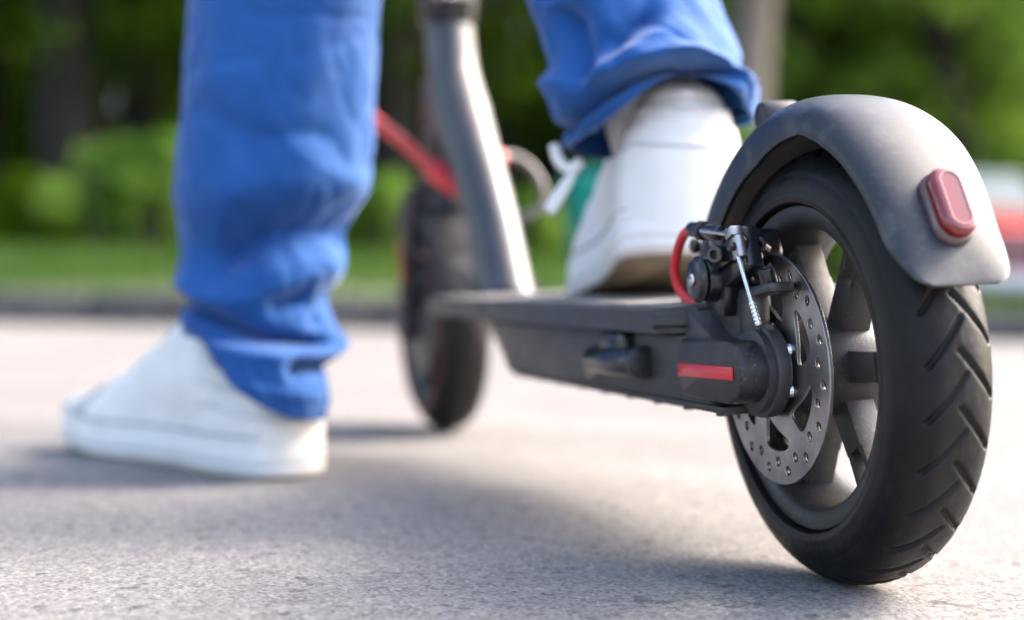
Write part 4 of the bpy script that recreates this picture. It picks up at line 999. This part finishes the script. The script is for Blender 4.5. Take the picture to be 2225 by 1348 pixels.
for r, f, kd, lb in ((-7.5, 3.0, 'mid', 'unseen tree added left of the path, nearest the kerb'), (-8.5, 8.5, 'dark', 'unseen dark tree added at left, level with the lawn'), (-9.0, -2.5, 'mid', 'unseen tree added at left, behind the photographer')):  # out-of-view trees added to darken reflections and sky fill on left-facing sides
    tree(kd, r, f, 0.9, lb, 'unseen trees left of the path')
shrub('light', rpx(318, 9.4), 9.4, 0.80, 'light green rounded shrub left of the nearer trouser leg')
shrub('light', rpx(815, 9.6), 9.6, 0.58, 'light green shrub right of the nearer trouser leg')
shrub('light', rpx(1150, 9.9), 9.9, 0.50, 'mid green shrub seen between the neck and the sneaker')
shrub('mid', rpx(40, 12.5), 12.5, 0.8, 'mid green shrub at the far left')
shrub('light', rpx(1800, 12.2), 12.2, 1.5, 'large green shrub behind the mudguard', 1.1)
shrub('light', rpx(2060, 16.0), 16.0, 1.9, 'large green shrub behind the red car', 1.1)
shrub('dark', rpx(245, 21), 21, 4.2, 'tall dark shrub far back between the two dark trunks', 1.15)
shrub('dark', rpx(560, 12.5), 12.5, 1.1, 'dark shrub hidden behind the nearer trouser leg')
shrub('dark', rpx(1420, 14.0), 14.0, 1.5, 'dark shrub behind the white sneaker')
# the wood beyond reads as one mass of leaves
g = np.random.default_rng(77); cs, rs_ = [], []
for i in range(760):
    r = g.uniform(-34, 36); f = g.uniform(28, 38) - 0.10*abs(r); zz = 0.2+12.8*g.uniform(0, 1)**1.5
    x, y = gp(r, f); cs.append((x, y, zz)); rs_.append(g.uniform(0.9, 1.9))
V, F = leaves(cs, rs_, 150, 0.42, 78); wood = mesh_np('woodland', V, F, LEAFD, None, smooth=False); tag(wood, 'dense dark green wood closing the view behind the trees', 'woodland', kind='stuff')

# ---- turquoise litter bin on the bank
bx, by = gp(rpx(1292, 9.4), 9.4); bz = float(lawn_h(np.array(rpx(1292, 9.4)), np.array(9.4)))
TEAL = mat('turquoise_paint', (0.02, 0.42, 0.38), 0.4, alt=(0.03, 0.36, 0.33), scale=8)
bin_ = empty('litter_bin', (bx, by, bz)); tag(bin_, 'turquoise litter bin on the lawn behind the raised sneaker', 'litter bin')
def lz(prof, name, m, parent, n=40):
    V = []
    for r, z in prof:
        for k in range(n): V.append((r*math.cos(2*math.pi*k/n), r*math.sin(2*math.pi*k/n), z))
    return mesh_np(name, np.array(V), grid_faces(len(prof), n, wrapv=True), m, parent)
lz([(0.0, 0.03), (0.15, 0.03), (0.16, 0.04), (0.20, 0.50), (0.21, 0.51), (0.21, 0.53), (0.195, 0.53), (0.19, 0.50), (0.15, 0.06), (0.0, 0.06)], 'bin_body', TEAL, bin_)
lz([(0.0, -0.05), (0.09, -0.05), (0.09, 0.035), (0.0, 0.035)], 'bin_foot', KERBM, bin_)
lz([(0.212, 0.50), (0.218, 0.505), (0.218, 0.535), (0.212, 0.54), (0.206, 0.535)], 'bin_rim', TEAL, bin_)

# ---- red car parked beyond the lawn, facing the camera
CARP = mat('red_car_paint', (0.42, 0.018, 0.022), 0.25, coat=0.8)
GLASS = mat('car_glass', (0.35, 0.38, 0.40), 0.06, spec=0.9, coat=1.0)
WPL = mat('white_car_plastic', (0.72, 0.72, 0.72), 0.35); BLK = mat('black_car_trim', (0.015, 0.015, 0.016), 0.6)
CHR = mat('chrome_trim', (0.8, 0.8, 0.8), 0.15, metal=1.0); LAMP = mat('lamp_glass', (0.75, 0.76, 0.78), 0.08, coat=1.0)
cx_, cy_ = gp(rpx(2150, 12.0), 12.0); cz_ = float(lawn_h(np.array(rpx(2150, 12.0)), np.array(12.0)))-0.03
car = empty('car', (cx_, cy_, cz_), (0, 0, math.atan2(-FH[1], -FH[0]) + math.radians(-7))); car.scale = (0.9, 0.9, 0.9); tag(car, 'red parked car beyond the path at the right edge', 'car')
def car_body():
    # stations along the car (x forward): (x, half width at sill, half width at belt, sill z, belt z, roof half width, roof z)
    NS = 26; st = [(-0.02, .62, .66, .34, .62, .60, .66), (0.0, .72, .76, .28, .68, .70, .74), (-.25, .80, .84, .22, .80, .74, .86), (-.9, .82, .86, .20, .88, .74, .94), (-1.15, .82, .87, .20, .92, .70, 1.02), (-1.75, .82, .87, .20, .94, .60, 1.38), (-2.3, .82, .87, .20, .95, .58, 1.44), (-3.0, .82, .87, .20, .96, .57, 1.42), (-3.55, .80, .85, .22, .96, .56, 1.28), (-3.9, .76, .80, .26, .92, .62, .98), (-3.98, .68, .72, .32, .80, .58, .84)]
    V = []; n = 0
    for x, ws, wb, zs, zb, wr, zr in st:
        half = [(0, zs), (ws*0.8, zs), (ws, zs+0.06), (wb*1.01, (zs+zb)/2), (wb, zb), (wb-(wb-wr)*0.35, zb+(zr-zb)*0.4), (wr, zr-0.04), (wr*0.85, zr), (0, zr+0.02)]
        ring = [(x, y, z) for y, z in half] + [(x, -y, z) for y, z in half[::-1][1:-1]]
        n = len(ring); V += ring
    F = [tuple(map(int, f)) for f in grid_faces(len(st), n, wrapv=True)]
    F += [tuple(range(n)), tuple(range((len(st)-1)*n, len(st)*n))[::-1]]
    o = mesh_np('body', np.array(V), F, CARP, car); sb = o.modifiers.new('smooth', 'SUBSURF'); sb.levels = 2; sb.render_levels = 2
    return o
car_body()
def panel(name, pts, m, th=0.012):
    P = [Vector(p) for p in pts]; nn = (P[1]-P[0]).cross(P[2]-P[0]).normalized()
    mb = MB(); va = [mb.bm.verts.new(p) for p in P]; vb = [mb.bm.verts.new(p+nn*th) for p in P]; k = len(P)
    mb.bm.faces.new(va); mb.bm.faces.new(vb[::-1])
    for i in range(k): mb.bm.faces.new((va[i], vb[i], vb[(i+1) % k], va[(i+1) % k]))
    return mb.build(name, m, car, smooth=False)
panel('windscreen', [(-1.08, -.69, 1.00), (-1.08, .69, 1.00), (-1.66, .54, 1.37), (-1.66, -.54, 1.37)], GLASS, 0.02)
for s_ in (-1, 1):
    panel('side_window', [(-1.35, s_*.865, .99), (-2.35, s_*.865, 1.00), (-2.35, s_*.635, 1.38), (-1.80, s_*.64, 1.36)], GLASS)
    m = MB(); m.box((0.0, s_*.56, .62), (0.16, 0.30, 0.13), rot=(0, 0.25, s_*-0.3), bev=0.05, seg=3); m.build('headlight', LAMP, car)
    m = MB(); m.box((-1.30, s_*.97, 1.00), (0.10, 0.18, 0.12), bev=0.03, seg=3); m.build('wing_mirror', CARP, car)
    for x in (-0.72, -3.25):
        wv = MB().cyl((x, s_*.70, .30), (x, s_*.885, .30), 0.30, n=36, bev=0.04).build('wheel', BLK, car)
        MB().cyl((x, s_*.886, .30), (x, s_*.895, .30), 0.19, n=28, bev=0.004).build('wheel_trim', CHR, wv)
m = MB(); m.box((0.02, 0, .30), (0.14, 1.40, 0.17), bev=0.05, seg=3); m.build('bumper', WPL, car)
m = MB(); m.box((0.035, 0, .57), (0.06, 0.72, 0.11), bev=0.02); gr = m.build('grille', BLK, car)
for k in range(3): MB().box((0.07, 0, .535+.035*k), (0.012, 0.70, 0.010), bev=0.002).build('grille_bar', CHR, gr)
MB().box((0.094, 0, .31), (0.008, 0.50, 0.11), bev=0.002).build('number_plate', WPL, car)
for s_ in (-1, 1): MB().box((-0.95, s_*0.25, 0.965), (0.02, 0.55, 0.015), rot=(0, 0, s_*0.1)).build('wiper', BLK, car)
